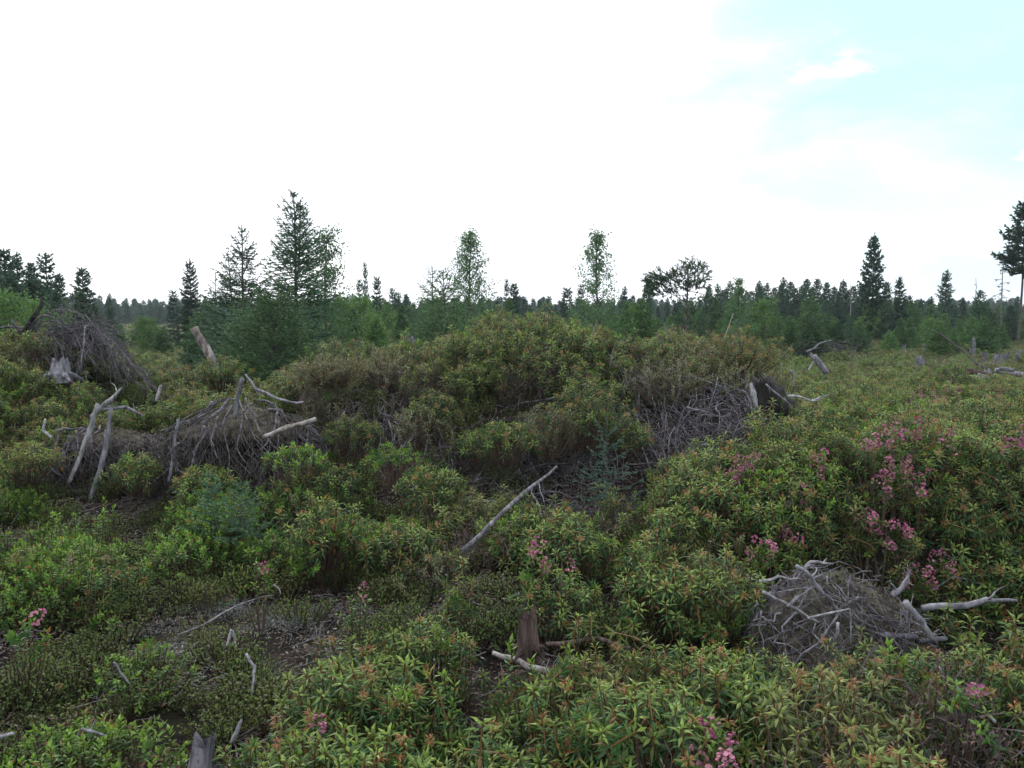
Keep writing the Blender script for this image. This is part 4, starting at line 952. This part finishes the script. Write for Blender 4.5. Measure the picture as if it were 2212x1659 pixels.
# the left stump's two pale legs
seg_thing('weathered_log', 'left of the two pale leaning legs of the left root mass', [ww(212, 872, 6.55), ww(194, 930, 6.50), ww(150, 1040, 6.35)], [.022, .028, .022], M['pale_wood'], 'log', amp=.012, seed=1, sides=9)
seg_thing('weathered_log', 'right of the two leaning legs, greyer and partly behind leaves', [ww(240, 880, 6.50), ww(230, 960, 6.45), ww(196, 1078, 6.25)], [.022, .030, .024], M['grey_wood'], 'log', amp=.012, seed=2, sides=9)
seg_thing('broken_branch', 'splintered pale top above the two leaning legs', [ww(195, 900, 6.6), ww(232, 868, 6.6), ww(262, 838, 6.7)], [.018, .026, .010], M['pale_wood'], seed=3, side_br=3)
seg_thing('broken_branch', 'small white wood splinter standing up left of the wide root mass', [ww(338, 866, 6.9), ww(345, 842, 6.9), ww(348, 832, 6.9)], [.02, .022, .012], M['pale_wood'], seed=4, side_br=1)
seg_thing('broken_branch', 'pale hooked root end at the far left root tangle', [ww(98, 905, 6.9), ww(92, 930, 6.85), ww(112, 945, 6.8)], [.012, .016, .014], M['pale_wood'], seed=5)
seg_thing('dead_branch', 'grey branch lying along the left root tangle', [ww(310, 900, 7.0), ww(270, 878, 7.0), ww(225, 885, 6.8)], [.014, .02, .02], M['grey_wood'], seed=6, side_br=3)
for k, (a, b) in enumerate([((130, 925), (100, 1000)), ((150, 940), (118, 1030)), ((165, 930), (160, 985)), ((190, 985), (220, 1035)), ((120, 930), (180, 925))]):
    seg_thing('dead_root', ['grey root hanging at the far left of the tangle', 'long grey root under the left leg top', 'short grey root close to the left pale leg', 'thin root crossing between the two legs', 'root lying level above the far left roots'][k],
              [ww(*a, 6.75), ww((a[0] + b[0]) / 2 + 6, (a[1] + b[1]) / 2, 6.7), ww(*b, 6.65)], [.012, .010, .006], M['root'], 'root', seed=20 + k, amp=.07, broken=False)
# pieces of the wide root mass
seg_thing('dead_stake', 'straight pale stake leaning at the left of the wide root mass', [ww(384, 905, 6.35), ww(378, 960, 6.3), ww(364, 1040, 6.2)], [.018, .024, .018], M['grey_wood'], 'stake', seed=7)
seg_thing('broken_branch', 'grey stub standing upright on the wide root mass', [ww(506, 905, 6.4), ww(512, 862, 6.4), ww(524, 818, 6.4)], [.02, .026, .022], M['grey_wood'], seed=8, side_br=2)
seg_thing('dead_branch', 'long curved branch sweeping over the wide root mass', [ww(530, 808, 6.5), ww(552, 840, 6.5), ww(600, 862, 6.5), ww(655, 868, 6.6)], [.010, .014, .016, .012], M['grey_wood'], seed=9, side_br=3)
seg_thing('small_log', 'smooth grey log poking out at the right of the wide root mass', [ww(682, 905, 6.35), ww(620, 922, 6.25), ww(572, 942, 6.1)], [.026, .026, .020], M['old_log'], 'log', seed=10, sides=10)
for k, (a, b, c_) in enumerate([((530, 860), (560, 930), (590, 960)), ((545, 870), (520, 930), (530, 1000)), ((470, 900), (455, 950), (470, 990)), ((600, 890), (590, 940), (555, 975)), ((440, 920), (420, 980), (400, 1030))]):
    seg_thing('dead_root', ['bent root falling across the middle of the wide root mass', 'forked root hanging under the grey stub', 'short curved root in the shade of the wide root mass', 'root reaching down beside the smooth grey log', 'root fringe strand next to the straight pale stake'][k],
              [ww(*a, 6.25), ww(*b, 6.15), ww(*c_, 6.1)], [.012, .010, .005], M['root'], 'root', seed=30 + k, amp=.07, broken=False, side_br=1)
seg_thing('leaning_log', 'thick broken log leaning up out of the shrubs left of the thicket', [ww(497, 850, 10.3), ww(455, 770, 10.2), ww(419, 708, 10.2)], [.052, .056, .048], M['old_log'], 'log', seed=11, broken=False, sides=12, amp=.01)
seg_thing('fallen_log', 'straight pale fallen log lying diagonally below the mound', [ww(1202, 1008, 5.35), ww(1120, 1075, 5.0), ww(1000, 1188, 4.55)], [.010, .017, .020], M['grey_wood'], 'log', seed=12, sides=9, amp=.010, side_br=1)
for k, (L, r_, lb_) in enumerate([([(1072, 975), (1040, 1020), (1002, 1078)], .010, 'thin grey branch left of the diagonal log'), ([(1150, 975), (1122, 1015), (1098, 1036)], .010, 'short grey branch just above the diagonal log'),
        ([(1000, 935), (1090, 925), (1150, 940)], .006, 'level twig high on the mound face'), ([(1195, 1012), (1160, 985), (1120, 925)], .006, 'twig rising behind the diagonal log head'),
        ([(1140, 1040), (1128, 1090), (1110, 1140)], .006, 'thin stick hanging under the diagonal log'), ([(1330, 900), (1400, 1000), (1420, 1040)], .010, 'stick slanting down beside the small spruce seedling'),
        ([(1560, 800), (1500, 850), (1470, 885)], .010, 'bent branch at the upper left of the charred stump'), ([(1620, 850), (1540, 800), (1625, 795)], .007, 'hooked pale branch arching over the dark mat'),
        ([(1410, 870), (1460, 890), (1560, 880)], .008, 'long thin branch lying across the dark mat'), ([(1480, 880), (1462, 940), (1470, 985)], .009, 'curved branch dropping from the dark mat'),
        ([(1225, 860), (1210, 900), (1188, 930)], .006, 'twig under the crest shrub'), ([(960, 925), (950, 960), (958, 1000)], .006, 'upright twig on the shaded left face'), ([(770, 930), (778, 960), (795, 985)], .006, 'drooping root on the shaded root knot')]):
    seg_thing('dead_branch', lb_, [np.array(W(a, b, max(hit(a, b, .09).y, 4.6))) for i_, (a, b) in enumerate(L)], [r_, r_ * .9, r_ * .5], M['grey_wood'], seed=40 + k, amp=.05, side_br=2, broken=False)
seg_thing('dead_branch', 'thin bare twig sticking up from the mound crest', [ww(1276, 730, 7.9), ww(1285, 705, 7.9), ww(1290, 692, 7.9)], [.008, .007, .004], M['grey_wood'], seed=60, broken=False, side_br=1)
seg_thing('dead_branch', 'forked grey twig on the crest right of its top', [ww(1318, 790, 7.3), ww(1322, 765, 7.3), ww(1330, 735, 7.3)], [.009, .008, .005], M['grey_wood'], seed=61, broken=False, side_br=2)
seg_thing('dead_branch', 'small bare twig at the right end of the crest', [ww(1450, 735, 7.9), ww(1440, 715, 7.9), ww(1434, 705, 7.9)], [.008, .006, .004], M['grey_wood'], seed=62, broken=False, side_br=2)
# charred stump
seg_thing('charred_stump', 'black charred broken stump on the mound right end', [ww(1690, 895, 6.5), ww(1668, 865, 6.5), ww(1640, 822, 6.5)], [.12, .12, .07], M['charred'], 'stump', seed=63, sides=12, jag=.25, amp=.01)
seg_thing('wood_splinter', 'pale weathered splinter on the left side of the charred stump', [ww(1634, 880, 6.38), ww(1628, 850, 6.36), ww(1622, 828, 6.36)], [.022, .03, .014], M['pale_wood'], 'splinter', seed=64, jag=.25)
seg_thing('dead_branch', 'long pale branch reaching right from the charred stump', [ww(1700, 855, 6.4), ww(1752, 866, 6.35), ww(1790, 852, 6.35)], [.015, .012, .006], M['pale_wood'], seed=65, side_br=1, broken=False)
seg_thing('dead_branch', 'grey branch along the right flank of the charred stump', [ww(1655, 830, 6.4), ww(1690, 860, 6.3), ww(1715, 885, 6.3)], [.012, .010, .006], M['grey_wood'], seed=66, side_br=2, broken=False)
# right mound pieces
for k, (L, r_, lb_, yy) in enumerate([([(1648, 1278), (1690, 1300), (1770, 1345)], .011, 'pale root sloping across the front of the mossy root mound', 3.42), ([(1700, 1310), (1722, 1290), (1755, 1270)], .010, 'stubby forked root on the left of the mossy root mound', 3.40),
        ([(1745, 1335), (1835, 1315), (1838, 1395)], .006, 'square-bent thin root on the mossy root mound front', 3.38), ([(1720, 1222), (1760, 1260), (1800, 1300)], .012, 'smooth pale root over the top of the mossy root mound', 3.50),
        ([(1735, 1235), (1752, 1213), (1800, 1218)], .011, 'antler-like root on the peak of the mossy root mound', 3.62), ([(1645, 1320), (1640, 1360), (1650, 1400)], .006, 'root hanging at the left rim of the mossy root mound', 3.45),
        ([(1810, 1345), (1805, 1375), (1800, 1400)], .009, 'short thick root end before the mossy root mound', 3.36), ([(1955, 1300), (1990, 1340), (2022, 1390)], .020, 'grey log end on the right slope of the mossy root mound', 3.45),
        ([(1640, 1255), (1680, 1245), (1730, 1250)], .009, 'level root at the upper left of the mossy root mound', 3.5)]):
    seg_thing('twisted_root', lb_, [ww(a, b, yy + (.02 * i_)) for i_, (a, b) in enumerate(L)], [r_, r_ * .95, r_ * .6], M['grey_wood' if k % 2 else 'pale_wood'], 'root', seed=70 + k, amp=.05, side_br=2 if k < 5 else 0, broken=False)
seg_thing('grey_limb', 'long smooth grey limb lying over the dark peat hollow', [ww(1992, 1315, 3.95), ww(2075, 1310, 3.9), ww(2130, 1295, 3.9), ww(2197, 1297, 3.85)], [.028, .024, .018, .010], M['grey_wood'], seed=80, side_br=1, sides=9)
seg_thing('splintered_stump', 'torn grey stump splinter right behind the mossy root mound', [ww(1925, 1288, 3.85), ww(1950, 1268, 3.85), ww(1968, 1230, 3.85)], [.022, .016, .004], M['grey_wood'], 'stump', seed=81, side_br=7, jag=.4, broken=False)
seg_thing('dead_branch', 'thin pale stick running down right of the mossy root mound', [ww(2025, 1440, 3.1), ww(2060, 1478, 3.05), ww(2085, 1500, 3.0)], [.010, .010, .006], M['pale_wood'], seed=82, broken=False)
seg_thing('dead_branch', 'pale curved stick above the lower right heap', [ww(2090, 1510, 2.9), ww(2130, 1540, 2.85), ww(2150, 1560, 2.8)], [.012, .013, .008], M['pale_wood'], seed=83, side_br=2)
seg_thing('dead_branch', 'thin arching twig against the black hollow', [ww(2010, 1272, 4.2), ww(2060, 1245, 4.2), ww(2120, 1262, 4.2)], [.005, .005, .003], M['root'], seed=84, side_br=2, broken=False)
# foreground pieces
seg_thing('dead_branch', 'white forked stick on the peat patch, longest of the near left', [ww(532, 1412, 3.35), ww(550, 1440, 3.3), ww(545, 1498, 3.2)], [.008, .009, .006], M['grey_wood'], seed=85, side_br=1)
seg_thing('dead_branch', 'short white stick upright at the edge of the peat patch', [ww(490, 1395, 3.5), ww(496, 1375, 3.5), ww(500, 1360, 3.5)], [.008, .009, .006], M['pale_wood'], seed=86, broken=False)
seg_thing('dead_branch', 'second short white stick beside the upright one', [ww(508, 1392, 3.5), ww(506, 1375, 3.5), ww(503, 1362, 3.5)], [.006, .007, .005], M['pale_wood'], seed=87, broken=False)
seg_thing('dead_branch', 'pale wood piece low among the leaves left of the near shrubs', [ww(500, 1605, 2.6), ww(512, 1580, 2.6), ww(522, 1555, 2.6)], [.008, .011, .006], M['grey_wood'], seed=88)
seg_thing('dead_branch', 'y-shaped grey twig near the lower left corner', [ww(162, 1605, 2.75), ww(178, 1575, 2.75), ww(230, 1590, 2.75)], [.008, .009, .005], M['grey_wood'], seed=89, side_br=1, broken=False)
seg_thing('dead_branch', 'pale stick end entering at the left picture edge', [ww(-40, 1605, 2.75), ww(0, 1592, 2.75), ww(32, 1585, 2.75)], [.012, .011, .006], M['pale_wood'], seed=90, broken=False)
seg_thing('dead_branch', 'long thin branch lying over the open peat patch', [ww(385, 1372, 3.9), ww(480, 1325, 4.1), ww(592, 1285, 4.4)], [.007, .006, .003], M['grey_wood'], seed=91, side_br=2, broken=False)
seg_thing('dead_branch', 'small white hooked stick beyond the peat patch', [ww(592, 1262, 4.6), ww(603, 1272, 4.6), ww(606, 1284, 4.6)], [.006, .006, .004], M['pale_wood'], seed=92, broken=False)
seg_thing('dead_branch', 'grey twig standing in the shrubs of the lower left', [ww(245, 1430, 3.1), ww(262, 1455, 3.1), ww(282, 1480, 3.1)], [.005, .006, .004], M['grey_wood'], seed=93, broken=False)
seg_thing('fallen_log', 'half buried bleached log in the gap before the middle shrubs', [ww(1065, 1410, 3.55), ww(1140, 1440, 3.45), ww(1245, 1465, 3.3)], [.016, .022, .016], M['old_log'], 'log', seed=94, sides=10, jag=.2)
seg_thing('fallen_log', 'dark mossy fallen stick below the middle shrubs', [ww(1180, 1392, 3.7), ww(1290, 1378, 3.7), ww(1360, 1400, 3.6)], [.016, .016, .010], M['rot'], 'log', seed=95)
stump('rotten_stump', 'splintered dark brown stump in the middle of the picture', 1140, 1300, 3.55, 38, 110, M['rot'], 1, jagtop=.75, sides=18)
stump('grey_stump', 'weathered grey splinter stump at the bottom left of the near shrubs', 430, 1572, 2.45, 46, 110, M['stump'], 2, jagtop=.6, lean=-.15)
stump('grey_stump', 'upright purple grey stump on the skyline of the mound', 889, 722, 8.6, 26, 70, M['stump'], 3, jagtop=.35)
stump('grey_stump', 'weathered pale stump half hidden under the drooping dead tree', 125, 768, 8.0, 34, 46, M['grey_wood'], 4, jagtop=.75, lean=.3)
for k, (px, ty, yy, wp_, hp_, mm, ln, lb_) in enumerate([
  (1927, 738, 30, 7, 24, 'grey_wood', 0, 'pale short stump left of two under the green skirted spruce'), (1953, 742, 29, 8, 22, 'grey_wood', 0, 'pale short stump right of two under the green skirted spruce'),
  (1862, 738, 32, 9, 24, 'stump', 0, 'dark stump below the tall bare-trunked spruce'), (1838, 746, 30, 6, 20, 'grey_wood', 0, 'small pale stump by the brush heap'), (1988, 766, 19, 18, 42, 'stump', 0, 'thick dark stump alone in the clearing'),
  (2136, 793, 14.5, 13, 38, 'pale_wood', .03, 'pale sawn post stump in front of the log pile'), (2114, 748, 24, 7, 30, 'grey_wood', -.35, 'leaning pale stub near the thin pole'),
  (2127, 757, 22, 12, 24, 'stump', 0, 'first dark stump of the row at the right edge'), (2154, 760, 21, 12, 26, 'stump', 0, 'second dark stump of the row at the right edge'), (2168, 762, 22, 10, 20, 'stump', .05, 'third stump of the row, slightly lower'),
  (2180, 758, 23, 9, 20, 'stump', 0, 'fourth stump of the row, narrow'), (2195, 756, 22, 10, 22, 'stump', .2, 'fifth leaning stump of the row at the picture edge'), (2000, 740, 28, 10, 18, 'stump', 0, 'low dark stump beside the leafy bush beyond the pole')]):
    stump('clearing_stump', lb_, px, ty, yy, wp_, hp_ + 14, M[mm], 20 + k, lean=ln, jagtop=.25, sides=9)
seg_thing('thin_pole', 'thin pale pole standing near the stump row', [ww(2103, 775, 24), ww(2104, 750, 24), ww(2104, 730, 24)], [.05, .045, .035], M['grey_wood'], 'pole', seed=110)
seg_thing('fallen_pole', 'long dark fallen pole slanting behind the log pile', [ww(2012, 712, 20), ww(2085, 760, 18), ww(2145, 806, 15)], [.02, .032, .04], M['charred'], 'log', seed=111, amp=.01)
seg_thing('broken_log', 'short broken log slanting in the clearing right of the charred stump', [ww(1785, 806, 11.5), ww(1772, 788, 11.5), ww(1757, 769, 11.5)], [.045, .05, .045], M['grey_wood'], 'log', seed=112, amp=.01)
seg_thing('dead_branch', 'thin pale stub left of the short broken log', [ww(1746, 800, 11.5), ww(1752, 790, 11.5), ww(1758, 780, 11.5)], [.02, .02, .015], M['pale_wood'], seed=113)
seg_thing('dead_branch', 'white twisted twig standing right of the charred stump', [ww(1712, 838, 8.0), ww(1716, 815, 8.0), ww(1708, 800, 8.0)], [.012, .010, .014], M['pale_wood'], seed=114, side_br=2, amp=.08)
for k, (a, b, r_, mm) in enumerate([((2088, 800), (2150, 815), .055, 'rot'), ((2110, 812), (2240, 826), .06, 'pale_wood'), ((2150, 800), (2240, 815), .05, 'grey_wood'), ((2095, 815), (2135, 820), .045, 'pale_wood'), ((2160, 796), (2190, 800), .04, 'grey_wood')]):
    seg_thing('piled_log', ['dark log at the left end of the log pile', 'long bleached log in front of the log pile', 'grey log at the back of the log pile', 'short pale log under the dark one in the pile', 'small grey log on top of the pile'][k],
              [ww(*a, 14.6 - .1 * k), ww((a[0] + b[0]) / 2, (a[1] + b[1]) / 2, 14.5 - .1 * k), ww(*b, 14.4 - .1 * k)], [r_, r_, r_ * .8], M[mm], 'log', seed=120 + k, amp=.01, group='logs of the pile at the clearing edge')
# far brush branches
seg_thing('dead_branch', 'pale bent branch leaning on the far brush heap', [ww(1742, 760, 24), ww(1770, 742, 24), ww(1800, 735, 24)], [.03, .025, .012], M['grey_wood'], seed=130, side_br=3, broken=False)

# drooping dead tree on the left
t = thing('drooping_dead_tree', 'fallen dead tree with a curtain of drooping grey twigs on the left', 'dead tree', tuple(ww(110, 790, 8.6)))
o0 = ww(110, 790, 8.6); rg = np.random.default_rng(300)
b = Buf(); trunkp = np.array([ww(60, 735, 8.7), ww(100, 746, 8.6), ww(140, 750, 8.55), ww(175, 748, 8.5), ww(205, 742, 8.4)]) - o0
tube(b, trunkp, [.05, .045, .045, .03, .02], 8, jag=.15, rng=rg); b.build('trunk', M['dark_root'], t, True)
b = Buf(); snagp = np.array([ww(50, 722, 8.7), ww(70, 690, 8.7), ww(88, 662, 8.7), ww(92, 640, 8.7)]) - o0; tube(b, snagp, [.035, .03, .022, .012], 7, jag=.12, rng=rg); b.build('limb', M['charred'], t, True)
b = Buf(); tube(b, np.array([ww(48, 722, 8.7), ww(30, 700, 8.7), ww(24, 688, 8.7)]) - o0, [.02, .012, .006], 6, jag=.1, rng=rg); b.build('limb', M['root'], t, True)
b = Buf(); tube(b, np.array([ww(-20, 712, 8.7), ww(20, 705, 8.7), ww(50, 708, 8.7)]) - o0, [.014, .012, .010], 6, jag=.1, rng=rg); b.build('limb', M['root'], t, True)
tw = Buf()
for k in range(46):
    st_ = trunkp[rg.integers(0, 5)] + rg.normal(size=3) * .05; u = rg.uniform()
    ex, ey = rg.uniform(120, 345), rg.uniform(770, 865)
    if k < 14: ex, ey = rg.uniform(110, 270), rg.uniform(655, 735)     # upper fan
    if ex > 260: ey = min(ey, 850)
    e = ww(ex, ey, 8.5 + rg.normal() * .35) - o0
    n = 9; uu = np.linspace(0, 1, n)[:, None]; lift = (0.25 if k >= 14 else .06) * np.linalg.norm(e - st_)
    P = st_ + (e - st_) * uu + np.array((0, 0, 1)) * lift * np.sin(uu ** .7 * math.pi) + rg.normal(size=(n, 3)) * .012
    b = Buf(); r0 = rg.uniform(.005, .010); tube(b, P, np.linspace(r0, r0 * .35, n), 5); b.build('branch', M['root'], t, True)
    for q in range(15):
        i_ = rg.integers(2, n); s = P[i_ - 1]; d = nrm(P[min(i_, n - 1)] - P[i_ - 2]); L = rg.uniform(.10, .32)
        dn = -.9 if k >= 14 else -.05
        e2 = s + nrm(d + rg.normal(size=3) * .45 + np.array((0, 0, dn * rg.uniform(0, 1)))) * L
        P2 = wig(rg, s, e2, 5, .05); tube(tw, P2, np.linspace(.0030, .0018, 5), 3, cap=False)
        for z in range(2):
            s3 = P2[rg.integers(1, 5)]; e3 = s3 + nrm(e2 - s + rg.normal(size=3) * L * .5 - (0, 0, .3 * L)) * L * .4; tube(tw, [s3, e3], [.0022, .0014], 3, cap=False)
tw.build('twigs', M['root'], t)['kind'] = 'stuff'

# ------------------------------------------------------------------ single shrubs and seedlings
def seedling(label, px, ty, Y, h, r_, seed, **k):
    p = W(px, ty, Y); tb, cb = spruce(seed, h, r_, base=.05, gap=h * .11, per=5, dens=230, sl_=.016, sw=.0034, leader=.22, pw=.8, tr=.008, droop=.05, rag=.15, twigk=.55, **k)
    t = thing('spruce_seedling', label, 'seedling', (p.x, Y, p.z - h)); tb.build('trunk', M['bark'], t, True); cb.build('crown', M['conifer'], t); return t
seedling('small blue green spruce seedling on the front of the mound', 1311, 895, 5.45, .62, .26, 310, c0=(.03, .075, .055), c1=(.09, .17, .13))
seedling('spruce seedling with fresh tips before the wide root mass', 520, 1040, 5.1, .30, .20, 311, c0=(.035, .085, .05), c1=(.11, .20, .11))
seedling('spare spruce seedling left of the fresh tipped one', 455, 1022, 5.2, .32, .18, 312, c0=(.035, .085, .05), c1=(.10, .19, .11))
seedling('thin spruce seedling standing in the heath on the mound crest right', 1320, 700, 8.6, .75, .34, 313, c0=(.03, .08, .045), c1=(.09, .17, .09))
def shrub(label, px, py, Y, kind, R_, Hh, n, seed, flowers=0, name=None, heads=.16, group=None):
    n = int(n * 1.5) if kind == 'tea' else n
    rg = np.random.default_rng(seed); p = W(px, py, Y); gz = min(Hs(p.x, Y), p.z - .1)
    lb_, sb_, fb_ = bush(rg, kind, R_, Hh, n, flowers=flowers, seed_heads=heads)
    t = thing(name or {'tea': 'labrador_tea_shrub', 'leather': 'leatherleaf_shrub', 'gale': 'green_shrub', 'laurel': 'laurel_shrub'}[kind], label, 'shrub', (p.x, Y, p.z - Hh), group)
    lb_.build('foliage', M['tea' if kind == 'tea' else 'leather' if kind == 'leather' else 'gale'], t); sb_.build('stems', M['dry'], t)
    for f_ in fb_: f_.build('flower_head', M['petal'], t)
    return t
shrub('big Labrador tea bush crowning the mound, light leaf whorls', 1120, 690, 8.0, 'tea', .55, .52, 90, 400, heads=.3)
shrub('Labrador tea bush hanging below the crest bush', 1060, 760, 7.4, 'tea', .46, .50, 70, 401)
shrub('yellow stemmed Labrador tea bush in the middle of the mound face', 1265, 812, 6.5, 'tea', .42, .58, 62, 402, heads=.3)
shrub('grey olive leatherleaf left of the yellow stemmed bush', 1185, 865, 6.3, 'leather', .32, .42, 60, 403)
shrub('grey olive leatherleaf on the upper right of the mound', 1440, 760, 7.4, 'leather', .50, .48, 90, 404)
shrub('rusty headed bush at the right end of the mound crest', 1590, 706, 8.2, 'tea', .60, .50, 84, 405, heads=.75)
shrub('olive leatherleaf bush at the left end of the mound', 715, 765, 7.2, 'leather', .42, .26, 130, 406)
shrub('tall Labrador tea shoots before the charred stump', 1660, 875, 5.9, 'tea', .22, .42, 14, 407)
shrub('fresh Labrador tea bush on the picture bottom, right of centre', 1390, 1480, 2.5, 'tea', .25, .36, 22, 408)
shrub('bright spreading bush at the right foreground, yellow whorls', 1850, 1372, 3.0, 'tea', .32, .38, 34, 409, heads=.3)
shrub('rounded Labrador tea bush in the middle distance, left of the log', 700, 1060, 4.9, 'tea', .34, .46, 40, 410, heads=.3)
shrub('dark based Labrador tea bush left of the mossy root mound', 1560, 1200, 3.95, 'tea', .26, .52, 30, 411)
for k, (px, py, yy, kd, lb_) in enumerate([(440, 1010, 6.0, 'tea', 'Labrador tea shoots before the foot of the wide root mass'), (300, 985, 6.3, 'tea', 'Labrador tea bush between the two left root masses'),
    (60, 960, 6.2, 'tea', 'dark Labrador tea bush left of the left root tangle'), (640, 960, 5.9, 'gale', 'bright shoots below the smooth grey log'), (330, 880, 7.6, 'tea', 'rusty headed bush behind the gap of the root masses'),
    (850, 960, 5.7, 'gale', 'fresh green shoots on the shaded left face'), (930, 1010, 5.5, 'tea', 'Labrador tea bush on the lower left face'), (1090, 915, 6.0, 'tea', 'small pale leaved sprigs in the fan of dead branches')]):
    shrub(lb_, px, py, yy, kd, .25, .28, 34, 450 + k)
shrub('rusty Labrador tea bush hiding the foot of the leaning log', 478, 765, 9.6, 'tea', .42, .45, 60, 470)
shrub('olive leatherleaf bush left of the leaning log foot', 410, 785, 9.4, 'leather', .35, .40, 60, 471)
for k, (px, py, kd, lb_) in enumerate([(1170, 905, 'tea', 'small green bush overhanging the middle of the dead root band'), (1040, 925, 'tea', 'Labrador tea bush splitting the left part of the dead root band'), (905, 880, 'leather', 'olive leatherleaf over the shaded left face'),
        (760, 900, 'tea', 'low bush over the drooping roots at the left face'), (1345, 905, 'tea', 'bush between the yellow stemmed bush and the dark branch mat'), (1480, 985, 'tea', 'green shoots before the dark branch mat')]):
    yy = hit(px, py + 40, .2).y - .05
    shrub(lb_, px, py, yy, kd, .27, .36, 36, 480 + k)
FL = [(1612, 985, 4.95, 3), (1580, 1005, 5.0, 2), (1770, 985, 5.2, 2), (1925, 925, 5.6, 3), (1970, 915, 5.7, 3), (1885, 938, 5.4, 2), (1945, 990, 5.0, 3), (1905, 1025, 4.9, 2), (1980, 1035, 4.8, 2),
      (1728, 1055, 4.75, 3), (1740, 1095, 4.6, 1), (1655, 1170, 4.5, 3), (1698, 1130, 4.6, 2), (1720, 1165, 4.5, 1), (1872, 1095, 4.65, 2), (1905, 1135, 4.6, 2), (1955, 1130, 4.6, 2), (1990, 1215, 4.45, 3), (2035, 1200, 4.45, 3), (2200, 930, 5.2, 3),
      (2145, 955, 5.0, 1), (2055, 935, 5.4, 2), (1165, 1185, 4.2, 2), (1222, 1218, 4.15, 1), (768, 1270, 4.0, 1), (1550, 1605, 2.25, 2), (1530, 1535, 2.5, 1), (662, 1560, 2.6, 1), (2090, 1478, 3.0, 1), (1800, 1260, 4.4, 0), (1838, 960, 5.5, 2), (2010, 850, 8.2, 3), (2060, 842, 9.0, 3), (2150, 860, 8.0, 2), (1985, 900, 6.4, 2), (560, 1210, 4.6, 1), (60, 1310, 4.2, 1)]
FLL = ['tall pink laurel left of the flowering bank', 'pink laurel touching the tall one on the left', 'pale pink laurel between left clump and bank top', 'pink laurel, main group on the bank top, left plant', 'pink laurel, main group on the bank top, highest plant', 'pink laurel at the left of the bank top group', 'pink laurel under the bank top group',
       'pink laurel a little below and left of the bank middle', 'drooping pink laurel right of the bank middle', 'round pink laurel in the centre of the bank front', 'single pink head below the round one', 'deep pink laurel at the lower left of the bank', 'faint pink laurel above the deep pink one', 'small pink head right of the deep pink laurel',
       'pink laurel spike in the bank middle', 'pale pink laurel low on the bank', 'pink laurel low on the bank, right of the pale one', 'vivid pink laurel just above the black hollow', 'pink laurel above the hollow, right of the vivid one', 'pink laurel cut by the right picture edge', 'single pink head near the right edge', 'pink laurel right of the bank top group',
       'faded pink laurel in the middle of the picture', 'small pink head right of the faded middle laurel', 'tiny pink head at the left middle shrubs', 'pale pink laurel at the bottom edge', 'single pink head above the bottom edge laurel', 'tiny pink head in the near shrubs left', 'pink tipped rusty sprig at the lower right', 'dark laurel without flowers over the mossy root mound',
       'faint pink laurel left of the bank top group', 'distant pink laurel in the meadow, left', 'distant pink laurel in the meadow, highest', 'distant pink laurel near the right edge', 'small pink laurel behind the bank top group', 'tiny pale pink head in the left green shrubs', 'tiny pink head near the left picture edge']
for k, (px, py, yy, nf) in enumerate(FL):
    yy = min(max(hit(px, py, .47).y - .03, 2.1), 12.0) if k < 30 or k > 34 else yy
    shrub(FLL[k], px, py, yy, 'laurel', .085 if yy < 7 else .2, .34, 5 if yy < 7 else 10, 500 + k, flowers=nf + (2 if nf > 1 else 0))

# ------------------------------------------------------------------ haze
hb = Buf(); X0, X1, Y0, Y1, Z0, Z1 = -260, 260, -40, 260, -3.0, 14.0
hb.add([(x_, y_, z_) for z_ in (Z0, Z1) for y_ in (Y0, Y1) for x_ in (X0, X1)], f4=[[0, 2, 3, 1], [4, 5, 7, 6], [0, 1, 5, 4], [2, 6, 7, 3], [0, 4, 6, 2], [1, 3, 7, 5]])
hm, ht, ho = mat('haze_air'); hv = N(ht, 'ShaderNodeVolumePrincipled'); hv.inputs['Density'].default_value = 0.00055; hv.inputs['Color'].default_value = (.82, .92, 1, 1)
ht.links.new(hv.outputs[0], ho.inputs['Volume'])
tag(hb.build('haze', hm), 'thin pale air over the bog', None, kind='stuff')
